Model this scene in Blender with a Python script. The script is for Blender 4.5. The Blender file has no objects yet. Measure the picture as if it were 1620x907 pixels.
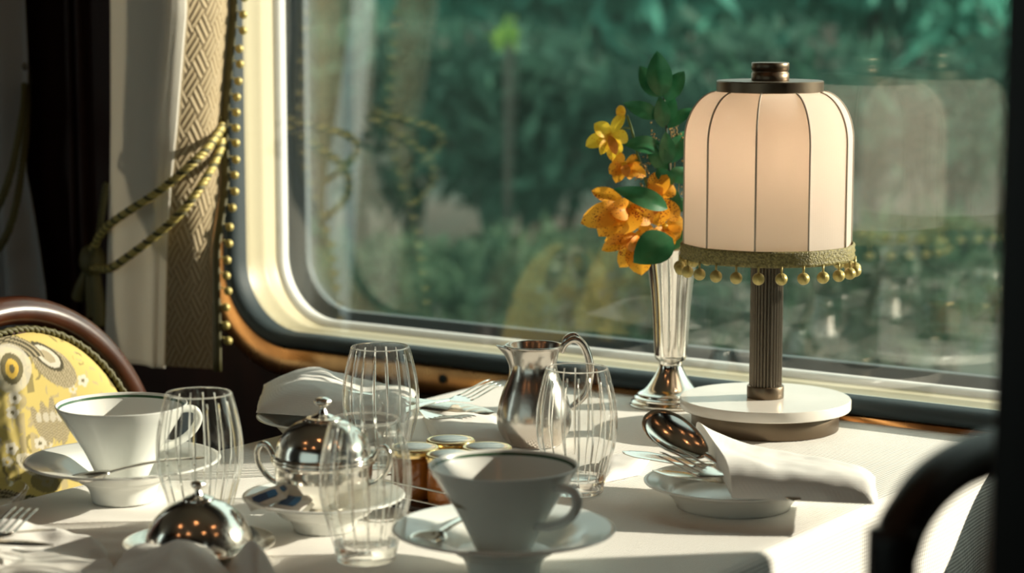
import bpy, bmesh, math, random
import numpy as np
from mathutils import Vector, Matrix, noise
random.seed(7)
PI = math.pi
S = bpy.context.scene
COL = S.collection

# ------------------------------------------------------------------ camera
FPX, CP = 3500.0, math.radians(7.6)
CAM = Vector((1.4225, -2.058, 1.19))
F0 = Vector((-.566, .824, 0)).normalized()
RT = Vector((F0.y, -F0.x, 0))
FW = F0 * math.cos(CP) - Vector((0, 0, 1)) * math.sin(CP)
UP = F0 * math.sin(CP) + Vector((0, 0, 1)) * math.cos(CP)

def ray(x, y): return FW + RT * ((x - 810) / FPX) - UP * ((y - 453.5) / FPX)
def atz(x, y, z):
    d = ray(x, y); return CAM + d * ((z - CAM.z) / d.z)
def aty(x, y, Y):
    d = ray(x, y); return CAM + d * ((Y - CAM.y) / d.y)
def atx(x, y, X):
    d = ray(x, y); return CAM + d * ((X - CAM.x) / d.x)
def atd(x, y, D): return CAM + ray(x, y) * D

cd = bpy.data.cameras.new('camera'); cam = bpy.data.objects.new('camera', cd); COL.objects.link(cam)
cd.sensor_width = 36; cd.lens = FPX / 1620 * 36; cd.clip_start = .05; cd.clip_end = 200
cam.matrix_world = Matrix.Translation(CAM) @ Matrix((RT, UP, -FW)).transposed().to_4x4()
cd.dof.use_dof = True; cd.dof.focus_distance = 2.08; cd.dof.aperture_fstop = 5.3
S.camera = cam

# ------------------------------------------------------------------ materials
def newmat(name):
    m = bpy.data.materials.new(name); m.use_nodes = True
    nt = m.node_tree; nt.nodes.clear()
    out = nt.nodes.new('ShaderNodeOutputMaterial')
    return m, nt, out
def N(nt, t, **kw):
    n = nt.nodes.new(t)
    for k, v in kw.items():
        if k in n.inputs: n.inputs[k].default_value = v
        else: setattr(n, k, v)
    return n
def c4(c): return (c[0], c[1], c[2], 1)

def mat(name, col, rough=.5, metal=0, col2=None, nscale=8, bump=0, bscale=60, coat=0, spec=.5, sheen=0, stretch=None, rough2=None, ior=None, detail=4):
    m, nt, out = newmat(name)
    b = N(nt, 'ShaderNodeBsdfPrincipled'); nt.links.new(b.outputs[0], out.inputs[0])
    b.inputs['Base Color'].default_value = c4(col); b.inputs['Roughness'].default_value = rough
    b.inputs['Metallic'].default_value = metal; b.inputs['Specular IOR Level'].default_value = spec
    b.inputs['Coat Weight'].default_value = coat; b.inputs['Sheen Weight'].default_value = sheen
    tc = N(nt, 'ShaderNodeTexCoord'); vec = tc.outputs['Object']
    if stretch:
        mp = N(nt, 'ShaderNodeMapping'); mp.inputs['Scale'].default_value = stretch
        nt.links.new(vec, mp.inputs[0]); vec = mp.outputs[0]
    if col2 or rough2 is not None:
        n = N(nt, 'ShaderNodeTexNoise', Scale=nscale, Detail=detail); nt.links.new(vec, n.inputs['Vector'])
        r = N(nt, 'ShaderNodeValToRGB'); r.color_ramp.elements[0].position = .35; r.color_ramp.elements[1].position = .68
        nt.links.new(n.outputs['Fac'], r.inputs[0])
        if col2:
            r.color_ramp.elements[0].color = c4(col); r.color_ramp.elements[1].color = c4(col2)
            nt.links.new(r.outputs[0], b.inputs['Base Color'])
        if rough2 is not None:
            mr = N(nt, 'ShaderNodeMapRange'); mr.inputs[3].default_value = rough; mr.inputs[4].default_value = rough2
            nt.links.new(n.outputs['Fac'], mr.inputs[0]); nt.links.new(mr.outputs[0], b.inputs['Roughness'])
    if bump:
        n2 = N(nt, 'ShaderNodeTexNoise', Scale=bscale, Detail=3); nt.links.new(vec, n2.inputs['Vector'])
        bp = N(nt, 'ShaderNodeBump', Strength=bump, Distance=.002); nt.links.new(n2.outputs['Fac'], bp.inputs['Height'])
        nt.links.new(bp.outputs[0], b.inputs['Normal'])
    return m

def weave_mat(name, col, pitch, strength, rough=.85, translucent=0, dist=.0006, tcol=None):
    """woven cloth: sine grid bump on object coordinates"""
    m, nt, out = newmat(name)
    b = N(nt, 'ShaderNodeBsdfPrincipled'); b.inputs['Base Color'].default_value = c4(col); b.inputs['Roughness'].default_value = rough
    b.inputs['Specular IOR Level'].default_value = .2; b.inputs['Sheen Weight'].default_value = .15
    tc = N(nt, 'ShaderNodeTexCoord'); sx = N(nt, 'ShaderNodeSeparateXYZ'); nt.links.new(tc.outputs['Object'], sx.inputs[0])
    outs = []
    for k in range(3):
        mu = N(nt, 'ShaderNodeMath', operation='MULTIPLY'); mu.inputs[1].default_value = 2 * PI / pitch; nt.links.new(sx.outputs[k], mu.inputs[0])
        si = N(nt, 'ShaderNodeMath', operation='SINE'); nt.links.new(mu.outputs[0], si.inputs[0]); outs.append(si)
    a1 = N(nt, 'ShaderNodeMath', operation='ADD'); a2 = N(nt, 'ShaderNodeMath', operation='ADD')
    nt.links.new(outs[0].outputs[0], a1.inputs[0]); nt.links.new(outs[1].outputs[0], a1.inputs[1])
    nt.links.new(a1.outputs[0], a2.inputs[0]); nt.links.new(outs[2].outputs[0], a2.inputs[1])
    bp = N(nt, 'ShaderNodeBump', Strength=strength, Distance=dist); nt.links.new(a2.outputs[0], bp.inputs['Height'])
    nt.links.new(bp.outputs[0], b.inputs['Normal'])
    if translucent:
        t = N(nt, 'ShaderNodeBsdfTranslucent'); t.inputs[0].default_value = c4(tcol or col)
        mx = N(nt, 'ShaderNodeMixShader', Fac=translucent); nt.links.new(b.outputs[0], mx.inputs[1]); nt.links.new(t.outputs[0], mx.inputs[2])
        nt.links.new(mx.outputs[0], out.inputs[0])
    else: nt.links.new(b.outputs[0], out.inputs[0])
    return m

def vcol_mat(name, rough=.8, bump=0, dist=.001):
    """colour woven into the cloth, stored per vertex in 'pat' (colour) and 'hgt' (relief)"""
    m, nt, out = newmat(name)
    b = N(nt, 'ShaderNodeBsdfPrincipled'); b.inputs['Roughness'].default_value = rough; b.inputs['Specular IOR Level'].default_value = .2
    a = N(nt, 'ShaderNodeAttribute', attribute_name='pat'); nt.links.new(a.outputs['Color'], b.inputs['Base Color'])
    if bump:
        h = N(nt, 'ShaderNodeAttribute', attribute_name='hgt')
        bp = N(nt, 'ShaderNodeBump', Strength=bump, Distance=dist); nt.links.new(h.outputs['Fac'], bp.inputs['Height']); nt.links.new(bp.outputs[0], b.inputs['Normal'])
    nt.links.new(b.outputs[0], out.inputs[0]); return m

def pane_mat(name, f0, tint, haze=0):
    m, nt, out = newmat(name)
    lw = N(nt, 'ShaderNodeLayerWeight', Blend=.5)
    p = N(nt, 'ShaderNodeMath', operation='POWER'); p.inputs[1].default_value = 5; nt.links.new(lw.outputs['Facing'], p.inputs[0])
    ma = N(nt, 'ShaderNodeMath', operation='MULTIPLY_ADD'); ma.inputs[1].default_value = 1 - f0; ma.inputs[2].default_value = f0; nt.links.new(p.outputs[0], ma.inputs[0])
    t = N(nt, 'ShaderNodeBsdfTransparent'); t.inputs[0].default_value = c4(tint)
    g = N(nt, 'ShaderNodeBsdfGlossy', Roughness=.0); g.inputs[0].default_value = (1, 1, 1, 1)
    mx = N(nt, 'ShaderNodeMixShader'); 
    if haze:    # milky haze over the view, put into the outer pane as patchy green translucency
        d = N(nt, 'ShaderNodeBsdfTranslucent'); d.inputs[0].default_value = (.42, .80, .66, 1)
        tc = N(nt, 'ShaderNodeTexCoord'); nz_ = N(nt, 'ShaderNodeTexNoise', Scale=5.0, Detail=4); nt.links.new(tc.outputs['Object'], nz_.inputs['Vector'])
        mr = N(nt, 'ShaderNodeMapRange'); mr.inputs[1].default_value = .3; mr.inputs[2].default_value = .75; mr.inputs[3].default_value = haze * .7; mr.inputs[4].default_value = haze * 1.35; nt.links.new(nz_.outputs['Fac'], mr.inputs[0])
        dm = N(nt, 'ShaderNodeMixShader'); nt.links.new(mr.outputs[0], dm.inputs[0]); nt.links.new(t.outputs[0], dm.inputs[1]); nt.links.new(d.outputs[0], dm.inputs[2]); t = dm
    nt.links.new(ma.outputs[0], mx.inputs[0]); nt.links.new(t.outputs[0], mx.inputs[1]); nt.links.new(g.outputs[0], mx.inputs[2])
    nt.links.new(mx.outputs[0], out.inputs[0]); return m

def tumbler_mat(name, fac):
    m, nt, out = newmat(name)
    g = N(nt, 'ShaderNodeBsdfGlass', Roughness=0.0, IOR=1.46); g.inputs[0].default_value = (.99, .99, .98, 1)
    t = N(nt, 'ShaderNodeBsdfTransparent'); t.inputs[0].default_value = (.97, .97, .96, 1)
    mx = N(nt, 'ShaderNodeMixShader', Fac=fac); nt.links.new(t.outputs[0], mx.inputs[1]); nt.links.new(g.outputs[0], mx.inputs[2])
    nt.links.new(mx.outputs[0], out.inputs[0]); return m

def emit_mat(name, col, s):
    m, nt, out = newmat(name); e = N(nt, 'ShaderNodeEmission', Strength=s); e.inputs[0].default_value = c4(col)
    nt.links.new(e.outputs[0], out.inputs[0]); return m

def leaf_mat(name, col, col2, trans=.45, rough=.75, nscale=3., spec=.15):
    m, nt, out = newmat(name)
    b = N(nt, 'ShaderNodeBsdfPrincipled', Roughness=rough); b.inputs['Specular IOR Level'].default_value = spec
    tc = N(nt, 'ShaderNodeTexCoord'); n = N(nt, 'ShaderNodeTexNoise', Scale=nscale, Detail=3); nt.links.new(tc.outputs['Object'], n.inputs['Vector'])
    r = N(nt, 'ShaderNodeValToRGB'); r.color_ramp.elements[0].position = .38; r.color_ramp.elements[1].position = .66
    r.color_ramp.elements[0].color = c4(col); r.color_ramp.elements[1].color = c4(col2); nt.links.new(n.outputs['Fac'], r.inputs[0]); nt.links.new(r.outputs[0], b.inputs['Base Color'])
    t = N(nt, 'ShaderNodeBsdfTranslucent'); nt.links.new(r.outputs[0], t.inputs[0])
    mx = N(nt, 'ShaderNodeMixShader', Fac=trans); nt.links.new(b.outputs[0], mx.inputs[1]); nt.links.new(t.outputs[0], mx.inputs[2]); nt.links.new(mx.outputs[0], out.inputs[0])
    return m

def petal_mat(name, base, spot):
    m, nt, out = newmat(name)
    b = N(nt, 'ShaderNodeBsdfPrincipled', Roughness=.55)
    tc = N(nt, 'ShaderNodeTexCoord')
    v = N(nt, 'ShaderNodeTexVoronoi', Scale=420.0); nt.links.new(tc.outputs['Object'], v.inputs['Vector'])
    n = N(nt, 'ShaderNodeTexNoise', Scale=60.0); nt.links.new(tc.outputs['Object'], n.inputs['Vector'])
    ad = N(nt, 'ShaderNodeMath', operation='MULTIPLY_ADD'); ad.inputs[1].default_value = -1.1; ad.inputs[2].default_value = .74; nt.links.new(n.outputs['Fac'], ad.inputs[0])
    su = N(nt, 'ShaderNodeMath', operation='ADD'); nt.links.new(v.outputs['Distance'], su.inputs[0]); nt.links.new(ad.outputs[0], su.inputs[1])
    r = N(nt, 'ShaderNodeValToRGB'); r.color_ramp.elements[0].position = .38; r.color_ramp.elements[1].position = .46
    r.color_ramp.elements[0].color = c4(spot); r.color_ramp.elements[1].color = c4(base); nt.links.new(su.outputs[0], r.inputs[0]); nt.links.new(r.outputs[0], b.inputs['Base Color'])
    t = N(nt, 'ShaderNodeBsdfTranslucent'); nt.links.new(r.outputs[0], t.inputs[0])
    mx = N(nt, 'ShaderNodeMixShader', Fac=.4); nt.links.new(b.outputs[0], mx.inputs[1]); nt.links.new(t.outputs[0], mx.inputs[2]); nt.links.new(mx.outputs[0], out.inputs[0])
    return m

M = {}
M['mahogany'] = mat('mahogany', (.022, .007, .004), .55, col2=(.014, .005, .003), nscale=5, stretch=(6, 6, .6), spec=.2)
M['carpet'] = mat('carpet', (.05, .02, .02), .95, bump=.4, bscale=300)
M['ceiling'] = mat('ceiling_paint', (.36, .28, .20), .6)
M['copper'] = mat('burnished_copper', (.66, .33, .12), .16, 1, col2=(.30, .15, .065), nscale=16, rough2=.40, detail=2)
M['rubber'] = mat('dark_rubber', (.026, .040, .046), .6, spec=.3)
M['cream'] = mat('cream_paint', (.41, .36, .235), .4, bump=.05, bscale=120)
M['greyseal'] = mat('grey_seal', (.55, .55, .53), .4)
M['steel'] = mat('dull_steel', (.55, .54, .50), .35, 1)
M['pane'] = pane_mat('window_glass', .048, (.975, .985, .978))
M['pane_out'] = pane_mat('outer_window_glass', .058, (.97, .985, .975), .008)
M['pane_dim'] = pane_mat('aisle_window_glass', .05, (.62, .64, .64))
M['linen'] = weave_mat('white_linen', (.86, .83, .78), .0034, .35)
M['napkin'] = weave_mat('white_napkin', (.86, .84, .80), .0016, .15, translucent=.08)
M['silver'] = mat('polished_silver', (.90, .86, .79), .10, 1, rough2=.2, nscale=30, bump=.02, bscale=90)
M['silver_worn'] = mat('worn_silver', (.64, .60, .55), .17, 1, rough2=.30, nscale=40, bump=.06, bscale=160)
M['bronze'] = mat('dark_bronze', (.17, .130, .090), .36, 1, rough2=.44, nscale=50)
M['bronze_dk'] = mat('fluted_bronze', (.15, .125, .095), .36, 1)
M['marble'] = mat('white_marble', (.90, .85, .78), .16, col2=(.84, .79, .72), nscale=14)
M['shade'] = weave_mat('shade_silk', (.90, .85, .79), .0009, .15, translucent=.58, tcol=(.97, .80, .64))
M['piping'] = mat('shade_piping', (.46, .39, .31), .8)
M['piping_lt'] = mat('shade_piping_pale', (.80, .74, .66), .8)
M['braid'] = mat('olive_gold_braid', (.13, .11, .032), .55, col2=(.33, .28, .09), nscale=420, bump=.8, bscale=500)
M['bobble'] = mat('gold_thread', (.46, .37, .12), .38, .35, bump=.5, bscale=420, stretch=(1, 1, .05))
M['china'] = mat('white_china', (.78, .79, .75), .16, spec=.4)
M['greenline'] = mat('green_rim_line', (.04, .10, .05), .25)
M['crest'] = mat('brown_gold_crest', (.16, .11, .05), .4, .3)
M['glass'] = tumbler_mat('cut_glass', .85)
M['thin'] = pane_mat('clear_glass', .045, (.975, .975, .968))
M['honey'] = mat('amber_jam', (.30, .10, .015), .1, col2=(.16, .05, .01), nscale=60)
M['goldlid'] = mat('gold_tin', (.80, .60, .28), .25, 1)
M['lidwhite'] = mat('pale_label', (.60, .52, .38), .4)
M['lidblue'] = mat('grey_blue_label', (.36, .44, .46), .4, col2=(.50, .55, .54), nscale=260)
M['darkwood'] = mat('dark_tray_wood', (.03, .014, .008), .35)
M['paper'] = mat('white_paper', (.80, .77, .70), .6)
M['bluepaper'] = mat('blue_print', (.06, .22, .46), .5)
M['navypaper'] = mat('navy_print', (.04, .09, .20), .5)
M['curtain'] = weave_mat('cream_curtain', (.82, .78, .69), .0016, .2, rough=.6, translucent=.25)
M['brocade'] = vcol_mat('brocade_weave', .6, .9, .0022)
M['upholstery'] = vcol_mat('yellow_damask', .8, 0)
M['cord'] = mat('gold_cord', (.52, .42, .13), .45, .15)
M['cord_dk'] = mat('olive_cord', (.09, .08, .025), .6)
M['frame'] = mat('varnished_wood', (.060, .017, .006), .3, col2=(.035, .010, .004), nscale=10, stretch=(1, 4, 4), coat=.5)
M['blackwood'] = mat('black_wood', (.006, .004, .003), .45, spec=.35)
M['orchid'] = petal_mat('orange_petal', (.90, .42, .03), (.33, .05, .01))
M['orchidy'] = petal_mat('yellow_petal', (.92, .66, .05), (.80, .40, .02))
M['lip'] = mat('orange_lip', (.75, .27, .02), .5)
M['stem'] = mat('green_stem', (.10, .16, .03), .5)
M['twig'] = mat('dark_stem', (.02, .045, .02), .5)
M['leafd'] = leaf_mat('glossy_leaf', (.02, .13, .05), (.04, .19, .08), .15, .3, 60, .5)
M['dried'] = mat('dried_seed', (.32, .20, .06), .8)
M['bulb'] = emit_mat('warm_bulb', (1, .74, .54), 42)
M['ceil_bulb'] = emit_mat('ceiling_bulb', (1, .42, .16), 45)
M['bark'] = mat('bark', (.030, .035, .028), .9, bump=.6, bscale=12)
M['soil'] = mat('bank_soil', (.025, .050, .036), .95, col2=(.075, .042, .026), nscale=.5)

# ------------------------------------------------------------------ mesh helpers
def obj(name, bm, m, parent=None, smooth=True, loc=None):
    me = bpy.data.meshes.new(name)
    if isinstance(bm, tuple):
        me.from_pydata(*bm)
    else:
        bmesh.ops.recalc_face_normals(bm, faces=bm.faces); bm.to_mesh(me); bm.free()
    for mm in (m if isinstance(m, (list, tuple)) else [m]): me.materials.append(mm)
    if smooth: me.polygons.foreach_set('use_smooth', [True] * len(me.polygons))
    o = bpy.data.objects.new(name, me); COL.objects.link(o)
    if parent: o.parent = parent
    if loc is not None: o.location = loc
    return o
def autosmooth(o, deg=35):
    me = o.data; me.set_sharp_from_angle(angle=math.radians(deg)); return o
def thing(name, label, cat, loc=(0, 0, 0), rz=0, group=None):
    o = bpy.data.objects.new(name, None); COL.objects.link(o); o.empty_display_size = .02
    o.location = loc; o.rotation_euler = (0, 0, rz); o['label'] = label; o['category'] = cat
    if group: o['group'] = group
    return o
def tag(o, label, cat, group=None):
    o['label'] = label; o['category'] = cat
    if group: o['group'] = group
    return o
def struct(o): o['kind'] = 'structure'; return o
def dup(root, label, loc=None, rz=None, group=None):
    r = root.copy(); COL.objects.link(r); r['label'] = label
    if loc is not None: r.location = loc
    if rz is not None: r.rotation_euler = (0, 0, rz)
    if group: r['group'] = group
    for ch in list(root.children):
        c = ch.copy(); COL.objects.link(c); c.parent = r
        for g in list(ch.children):
            d = g.copy(); COL.objects.link(d); d.parent = c
    return r

def lathe(prof, seg=64, mod=None, bm=None, closed=False):
    """prof: (r,z) list; r==0 makes a pole. mod(theta,z)->radius factor"""
    bm = bm or bmesh.new(); rings = []
    for r, z in prof:
        if r < 1e-7: rings.append([bm.verts.new((0, 0, z))])
        else:
            rings.append([bm.verts.new((r * (mod(2 * PI * k / seg, z) if mod else 1) * math.cos(2 * PI * k / seg), r * (mod(2 * PI * k / seg, z) if mod else 1) * math.sin(2 * PI * k / seg), z)) for k in range(seg)])
    pairs = list(zip(rings, rings[1:])) + ([(rings[-1], rings[0])] if closed else [])
    for a, b in pairs:
        for k in range(seg):
            k2 = (k + 1) % seg
            if len(a) == 1 and len(b) == 1: continue
            if len(a) == 1: bm.faces.new((a[0], b[k], b[k2]))
            elif len(b) == 1: bm.faces.new((a[k], a[k2], b[0]))
            else: bm.faces.new((a[k], a[k2], b[k2], b[k]))
    return bm
def smoothprof(pts, n=6):
    """Catmull-Rom through profile points"""
    out = []
    P = [pts[0]] + list(pts) + [pts[-1]]
    for i in range(1, len(P) - 2):
        p0, p1, p2, p3 = P[i - 1:i + 3]
        for k in range(n):
            t = k / n
            out.append(tuple(.5 * (2 * p1[j] + (p2[j] - p0[j]) * t + (2 * p0[j] - 5 * p1[j] + 4 * p2[j] - p3[j]) * t * t + (3 * p1[j] - p0[j] - 3 * p2[j] + p3[j]) * t ** 3) for j in range(len(p1))))
    out.append(tuple(pts[-1])); return out
def tube(path, rad, seg=10, bm=None, caps=True, flat=None):
    """tube along path; rad number or list; flat=(normal vector, factor) flattens"""
    bm = bm or bmesh.new(); n = len(path); P = [Vector(p) for p in path]
    R = [rad] * n if not isinstance(rad, (list, tuple)) else rad
    rings = []; ref = None
    for i in range(n):
        t = (P[min(i + 1, n - 1)] - P[max(i - 1, 0)]).normalized()
        if ref is None:
            ref = Vector((0, 0, 1)) if abs(t.z) < .9 else Vector((1, 0, 0))
            if flat: ref = Vector(flat[0])
        u = (ref - t * ref.dot(t)).normalized(); ref = u; w = t.cross(u)
        f = flat[1] if flat else 1
        rings.append([bm.verts.new(P[i] + (u * math.cos(2 * PI * k / seg) * f + w * math.sin(2 * PI * k / seg)) * R[i]) for k in range(seg)])
    for a, b in zip(rings, rings[1:]):
        for k in range(seg): bm.faces.new((a[k], a[(k + 1) % seg], b[(k + 1) % seg], b[k]))
    if caps:
        bm.faces.new(rings[0][::-1]); bm.faces.new(rings[-1])
    return bm
def spline(pts, n=8): return [Vector(p) for p in smoothprof([tuple(p) for p in pts], n)]
def rope(path, r, twist, strands=3, seg=6, bm=None, step=None):
    bm = bm or bmesh.new(); mk = 0; P = [Vector(p) for p in path]; n = len(P); L = 0; ds = [0]
    for i in range(1, n): L += (P[i] - P[i - 1]).length; ds.append(L)
    ref = Vector((.3, .2, .93)).normalized(); frames = []
    for i in range(n):
        t = (P[min(i + 1, n - 1)] - P[max(i - 1, 0)]).normalized(); u = (ref - t * ref.dot(t)).normalized(); ref = u; frames.append((u, t.cross(u)))
    for s in range(strands):
        q = []
        for i in range(n):
            a = ds[i] * twist + s * 2 * PI / strands; u, w = frames[i]
            q.append(P[i] + (u * math.cos(a) + w * math.sin(a)) * r * .52)
        tube(q, r * .56, seg, bm); bm.faces.ensure_lookup_table()
        for i in range(mk, len(bm.faces)): bm.faces[i].material_index = 1 if s == strands - 1 else 0
        mk = len(bm.faces)
    return bm
def box(x0, x1, y0, y1, z0, z1, bm=None, bevel=0):
    b = bmesh.new(); bmesh.ops.create_cube(b, size=1)
    for v in b.verts: v.co = Vector(((x0 + x1) / 2 + v.co.x * (x1 - x0), (y0 + y1) / 2 + v.co.y * (y1 - y0), (z0 + z1) / 2 + v.co.z * (z1 - z0)))
    if bevel: bmesh.ops.bevel(b, geom=b.edges[:], offset=bevel, segments=3, affect='EDGES', profile=.5)
    if bm is None: return b
    me = bpy.data.meshes.new('tmp'); b.to_mesh(me); b.free(); bm.from_mesh(me); bpy.data.meshes.remove(me); return bm
def grid(nu, nv, fn, bm=None, wrap=False):
    bm = bm or bmesh.new()
    V = [[bm.verts.new(fn(i / (nu - (0 if wrap else 1)), j / (nv - 1))) for j in range(nv)] for i in range(nu)]
    for i in range(nu if wrap else nu - 1):
        i2 = (i + 1) % nu
        for j in range(nv - 1): bm.faces.new((V[i][j], V[i2][j], V[i2][j + 1], V[i][j + 1]))
    return bm
def ball(c, r, bm=None, u=16, v=10, sc=(1, 1, 1)):
    b = bm or bmesh.new()
    res = bmesh.ops.create_uvsphere(b, u_segments=u, v_segments=v, radius=r)
    for vv in res['verts']: vv.co = Vector((vv.co.x * sc[0], vv.co.y * sc[1], vv.co.z * sc[2])) + Vector(c)
    return b
def bands(loops, bm=None):
    """loft closed loops of equal length"""
    bm = bm or bmesh.new(); R = [[bm.verts.new(p) for p in l] for l in loops]; n = len(R[0])
    for a, b in zip(R, R[1:]):
        for k in range(n): bm.faces.new((a[k], a[(k + 1) % n], b[(k + 1) % n], b[k]))
    return bm
def solid(o, t, off=-1):
    md = o.modifiers.new('thickness', 'SOLIDIFY'); md.thickness = t; md.offset = off; return o

TZ = .75            # table cloth level

# ================================================================== THE COACH
def rrect(x0, x1, z0, z1, r, y, n=14):
    pts = []
    for cx, cz, a0 in ((x0 + r, z0 + r, PI), (x1 - r, z0 + r, 1.5 * PI), (x1 - r, z1 - r, 0), (x0 + r, z1 - r, .5 * PI)):
        for k in range(n + 1):
            a = a0 + k / n * PI / 2; pts.append(Vector((cx + r * math.cos(a), y, cz + r * math.sin(a))))
        # straight run points to keep quads even
    return pts
WX0, WX1, WZ0, WZ1 = -.428, 1.335, .7555, 1.70     # gasket outer edge
def outer_rect(loop, x0, x1, z0, z1):
    cx, cz = (WX0 + WX1) / 2, (WZ0 + WZ1) / 2; out = []
    for p in loop:
        dx, dz = p.x - cx, p.z - cz
        tx = ((x1 if dx > 0 else x0) - cx) / dx if abs(dx) > 1e-6 else 1e9
        tz = ((z1 if dz > 0 else z0) - cz) / dz if abs(dz) > 1e-6 else 1e9
        t = min(tx, tz); out.append(Vector((cx + dx * t, p.y, cz + dz * t)))
    return out
def L(off, y, r=None, ez=0):
    rr = max(.02, .102 + off) if r is None else r
    return rrect(WX0 - off, WX1 + off, WZ0 - off + ez, WZ1 + off, rr, y)
RX0, RX1, RY0, RZ1 = -3.2, 3.4, -2.85, 2.35
lp = L(.038, .01)
ob = outer_rect(lp, RX0, RX1, 0, RZ1)
wl2 = [Vector((p.x, .155, p.z)) for p in lp]; wo2 = [Vector((p.x, .155, p.z)) for p in ob]
b = bands([wl2, wo2, ob, lp, wl2])
struct(obj('wall_window', b, M['mahogany'], smooth=False))
struct(obj('wall_far', box(RX0 - .05, RX0, RY0, .155, 0, RZ1), M['mahogany'], smooth=False))
struct(obj('wall_near', box(RX1, RX1 + .05, RY0, .155, 0, RZ1), M['mahogany'], smooth=False))
lp = [Vector((p.x, RY0, p.z)) for p in L(.038, 0)]
ob = outer_rect(lp, RX0, RX1, 0, RZ1)
b = bands([lp, ob, [Vector((p.x, RY0 - .05, p.z)) for p in ob], [Vector((p.x, RY0 - .05, p.z)) for p in lp], lp])
struct(obj('wall_aisle', b, M['mahogany'], smooth=False))
struct(obj('floor', box(RX0 - .05, RX1 + .05, RY0 - .05, .155, -.05, 0), M['carpet'], smooth=False))
struct(obj('ceiling', box(RX0 - .05, RX1 + .05, RY0 - .05, .155, RZ1, RZ1 + .05), M['ceiling'], smooth=False))
# panel mouldings on the dark wall left of the curtain
for k, px in enumerate((112, 128)):
    p = aty(px, 200, .0)
    struct(obj('trim_%d' % (k + 1), box(p.x - .004, p.x + .004, -.004, .0095, .35, 2.2, bevel=.002), M['mahogany']))

# window: copper surround, rubber gasket, two panes with the cream reveal between them
win = bpy.data.objects.new('window_1', None); COL.objects.link(win); struct(win); win.location = (0, 0, 0)
obj('copper_surround', bands([L(.038, .0098), L(.0375, .0045), L(.034, .002), L(.003, .0005), L(.0, .004), L(0, .012)]), M['copper'], win)
obj('gasket', bands([L(.001, .006), L(0, -.001), L(-.004, -.004), L(-.010, -.003), L(-.015, .003), L(-.0165, .012), L(-.0165, .024)]), M['rubber'], win)
obj('reveal', bands([L(-.014, .022), L(-.015, .026), L(-.0155, .055), L(-.0165, .0565), L(-.0165, .060), L(-.0155, .0615), L(-.016, .086)]), M['cream'], win)
obj('outer_seal', bands([L(-.014, .084), L(-.020, .0845), L(-.0225, .088), L(-.0225, .098), L(-.016, .100), L(-.016, .104)]), M['greyseal'], win)
obj('outer_gasket', bands([L(-.012, .103), L(-.018, .1035), L(-.019, .118), L(-.030, .120), L(-.031, .134), L(-.010, .135)]), M['rubber'], win)
def pane(y, t, m, name, off):
    a, c = L(off, y), L(off, y + t); bm = bands([a, c]); bm.faces.new([bm.verts[k] for k in range(0)]) if False else None
    bm.verts.ensure_lookup_table(); n = len(a)
    bm.faces.new([bm.verts[k] for k in range(n)]); bm.faces.new([bm.verts[n + k] for k in range(n)][::-1])
    return obj(name, bm, m, win, smooth=False)
pane(.0285, .004, M['pane'], 'inner_pane', -.0152)
pane(.1205, .005, M['pane_out'], 'outer_pane', -.0185)
p = aty(700, 600, .0)
bm = lathe([(0, 0), (.0055, 0), (.0062, .001), (.0062, .002), (0, .002)], 24)
s = obj('screw_socket', lathe([(.0066, .0015), (.0066, -.0012), (.0056, -.0014), (.005, .0012), (0, .0012)], 28), M['rubber'], win)
s.location = (p.x, .0016, p.z); s.rotation_euler = (PI / 2, 0, 0)
s2 = obj('screw', lathe([(.0038, .0), (.0036, .0012), (0, .0016)], 6), M['steel'], s); s2.location = (0, 0, -.002 + .0015)
# aisle-side window, behind the camera
win2 = bpy.data.objects.new('window_2', None); COL.objects.link(win2); struct(win2); win2.location = (0, RY0, 0)
lp = [L(.038, -.025), L(.038, .004), L(.0, .004), L(0, -.025)]
obj('surround', bands(lp), M['copper'], win2)
a, c = L(.0, -.012), L(.0, -.008); bm = bands([a, c]); bm.verts.ensure_lookup_table(); n = len(a)
bm.faces.new([bm.verts[k] for k in range(n)]); bm.faces.new([bm.verts[n + k] for k in range(n)][::-1]); obj('glazing', bm, M['pane_dim'], win2, smooth=False)

# ceiling lamps of the aisle (seen mirrored in the silver)
cl = None
for k, (x, y) in enumerate([(.87 + .824 * a - .566 * c, -1.47 + .566 * a + .824 * c) for a, c in ((-1.6, -.45), (-.7, -.5), (.4, -.35), (1.4, -.2), (-1.1, .40), (-.2, .48), (.8, .40))]):
    if cl is None:
        cl = bpy.data.objects.new('ceiling_light', None); COL.objects.link(cl); struct(cl); cl.location = (x, y, RZ1)
        obj('fitting', lathe([(.05, 0), (.05, -.012), (.03, -.016), (.03, -.004), (0, -.004)], 24), M['bronze'], cl)
        obj('bulb', lathe([(0, -.005), (.022, -.008), (.026, -.02), (.015, -.03), (0, -.033)], 16), M['ceil_bulb'], cl)
    else:
        r = cl.copy(); COL.objects.link(r); r.location = (x, y, RZ1)
        for ch in cl.children: q = ch.copy(); COL.objects.link(q); q.parent = r

# ================================================================== TABLE AND CLOTH
TX0, TX1, TY0, TY1 = -.008, .620, -1.06, .003
t = thing('dining_table', 'dining table hidden under the white linen cloth beside the window', 'table', (.31, -.5, 0))
obj('tabletop', box(-.30, .295, -.545, .490, .712, .742, bevel=.004), M['darkwood'], t)
for sx in (-.24, .24):
    for sy in (-.44, .40):
        obj('leg', box(sx - .02, sx + .02, sy - .02, sy + .02, 0, .7125, bevel=.003), M['darkwood'], t)

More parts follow.
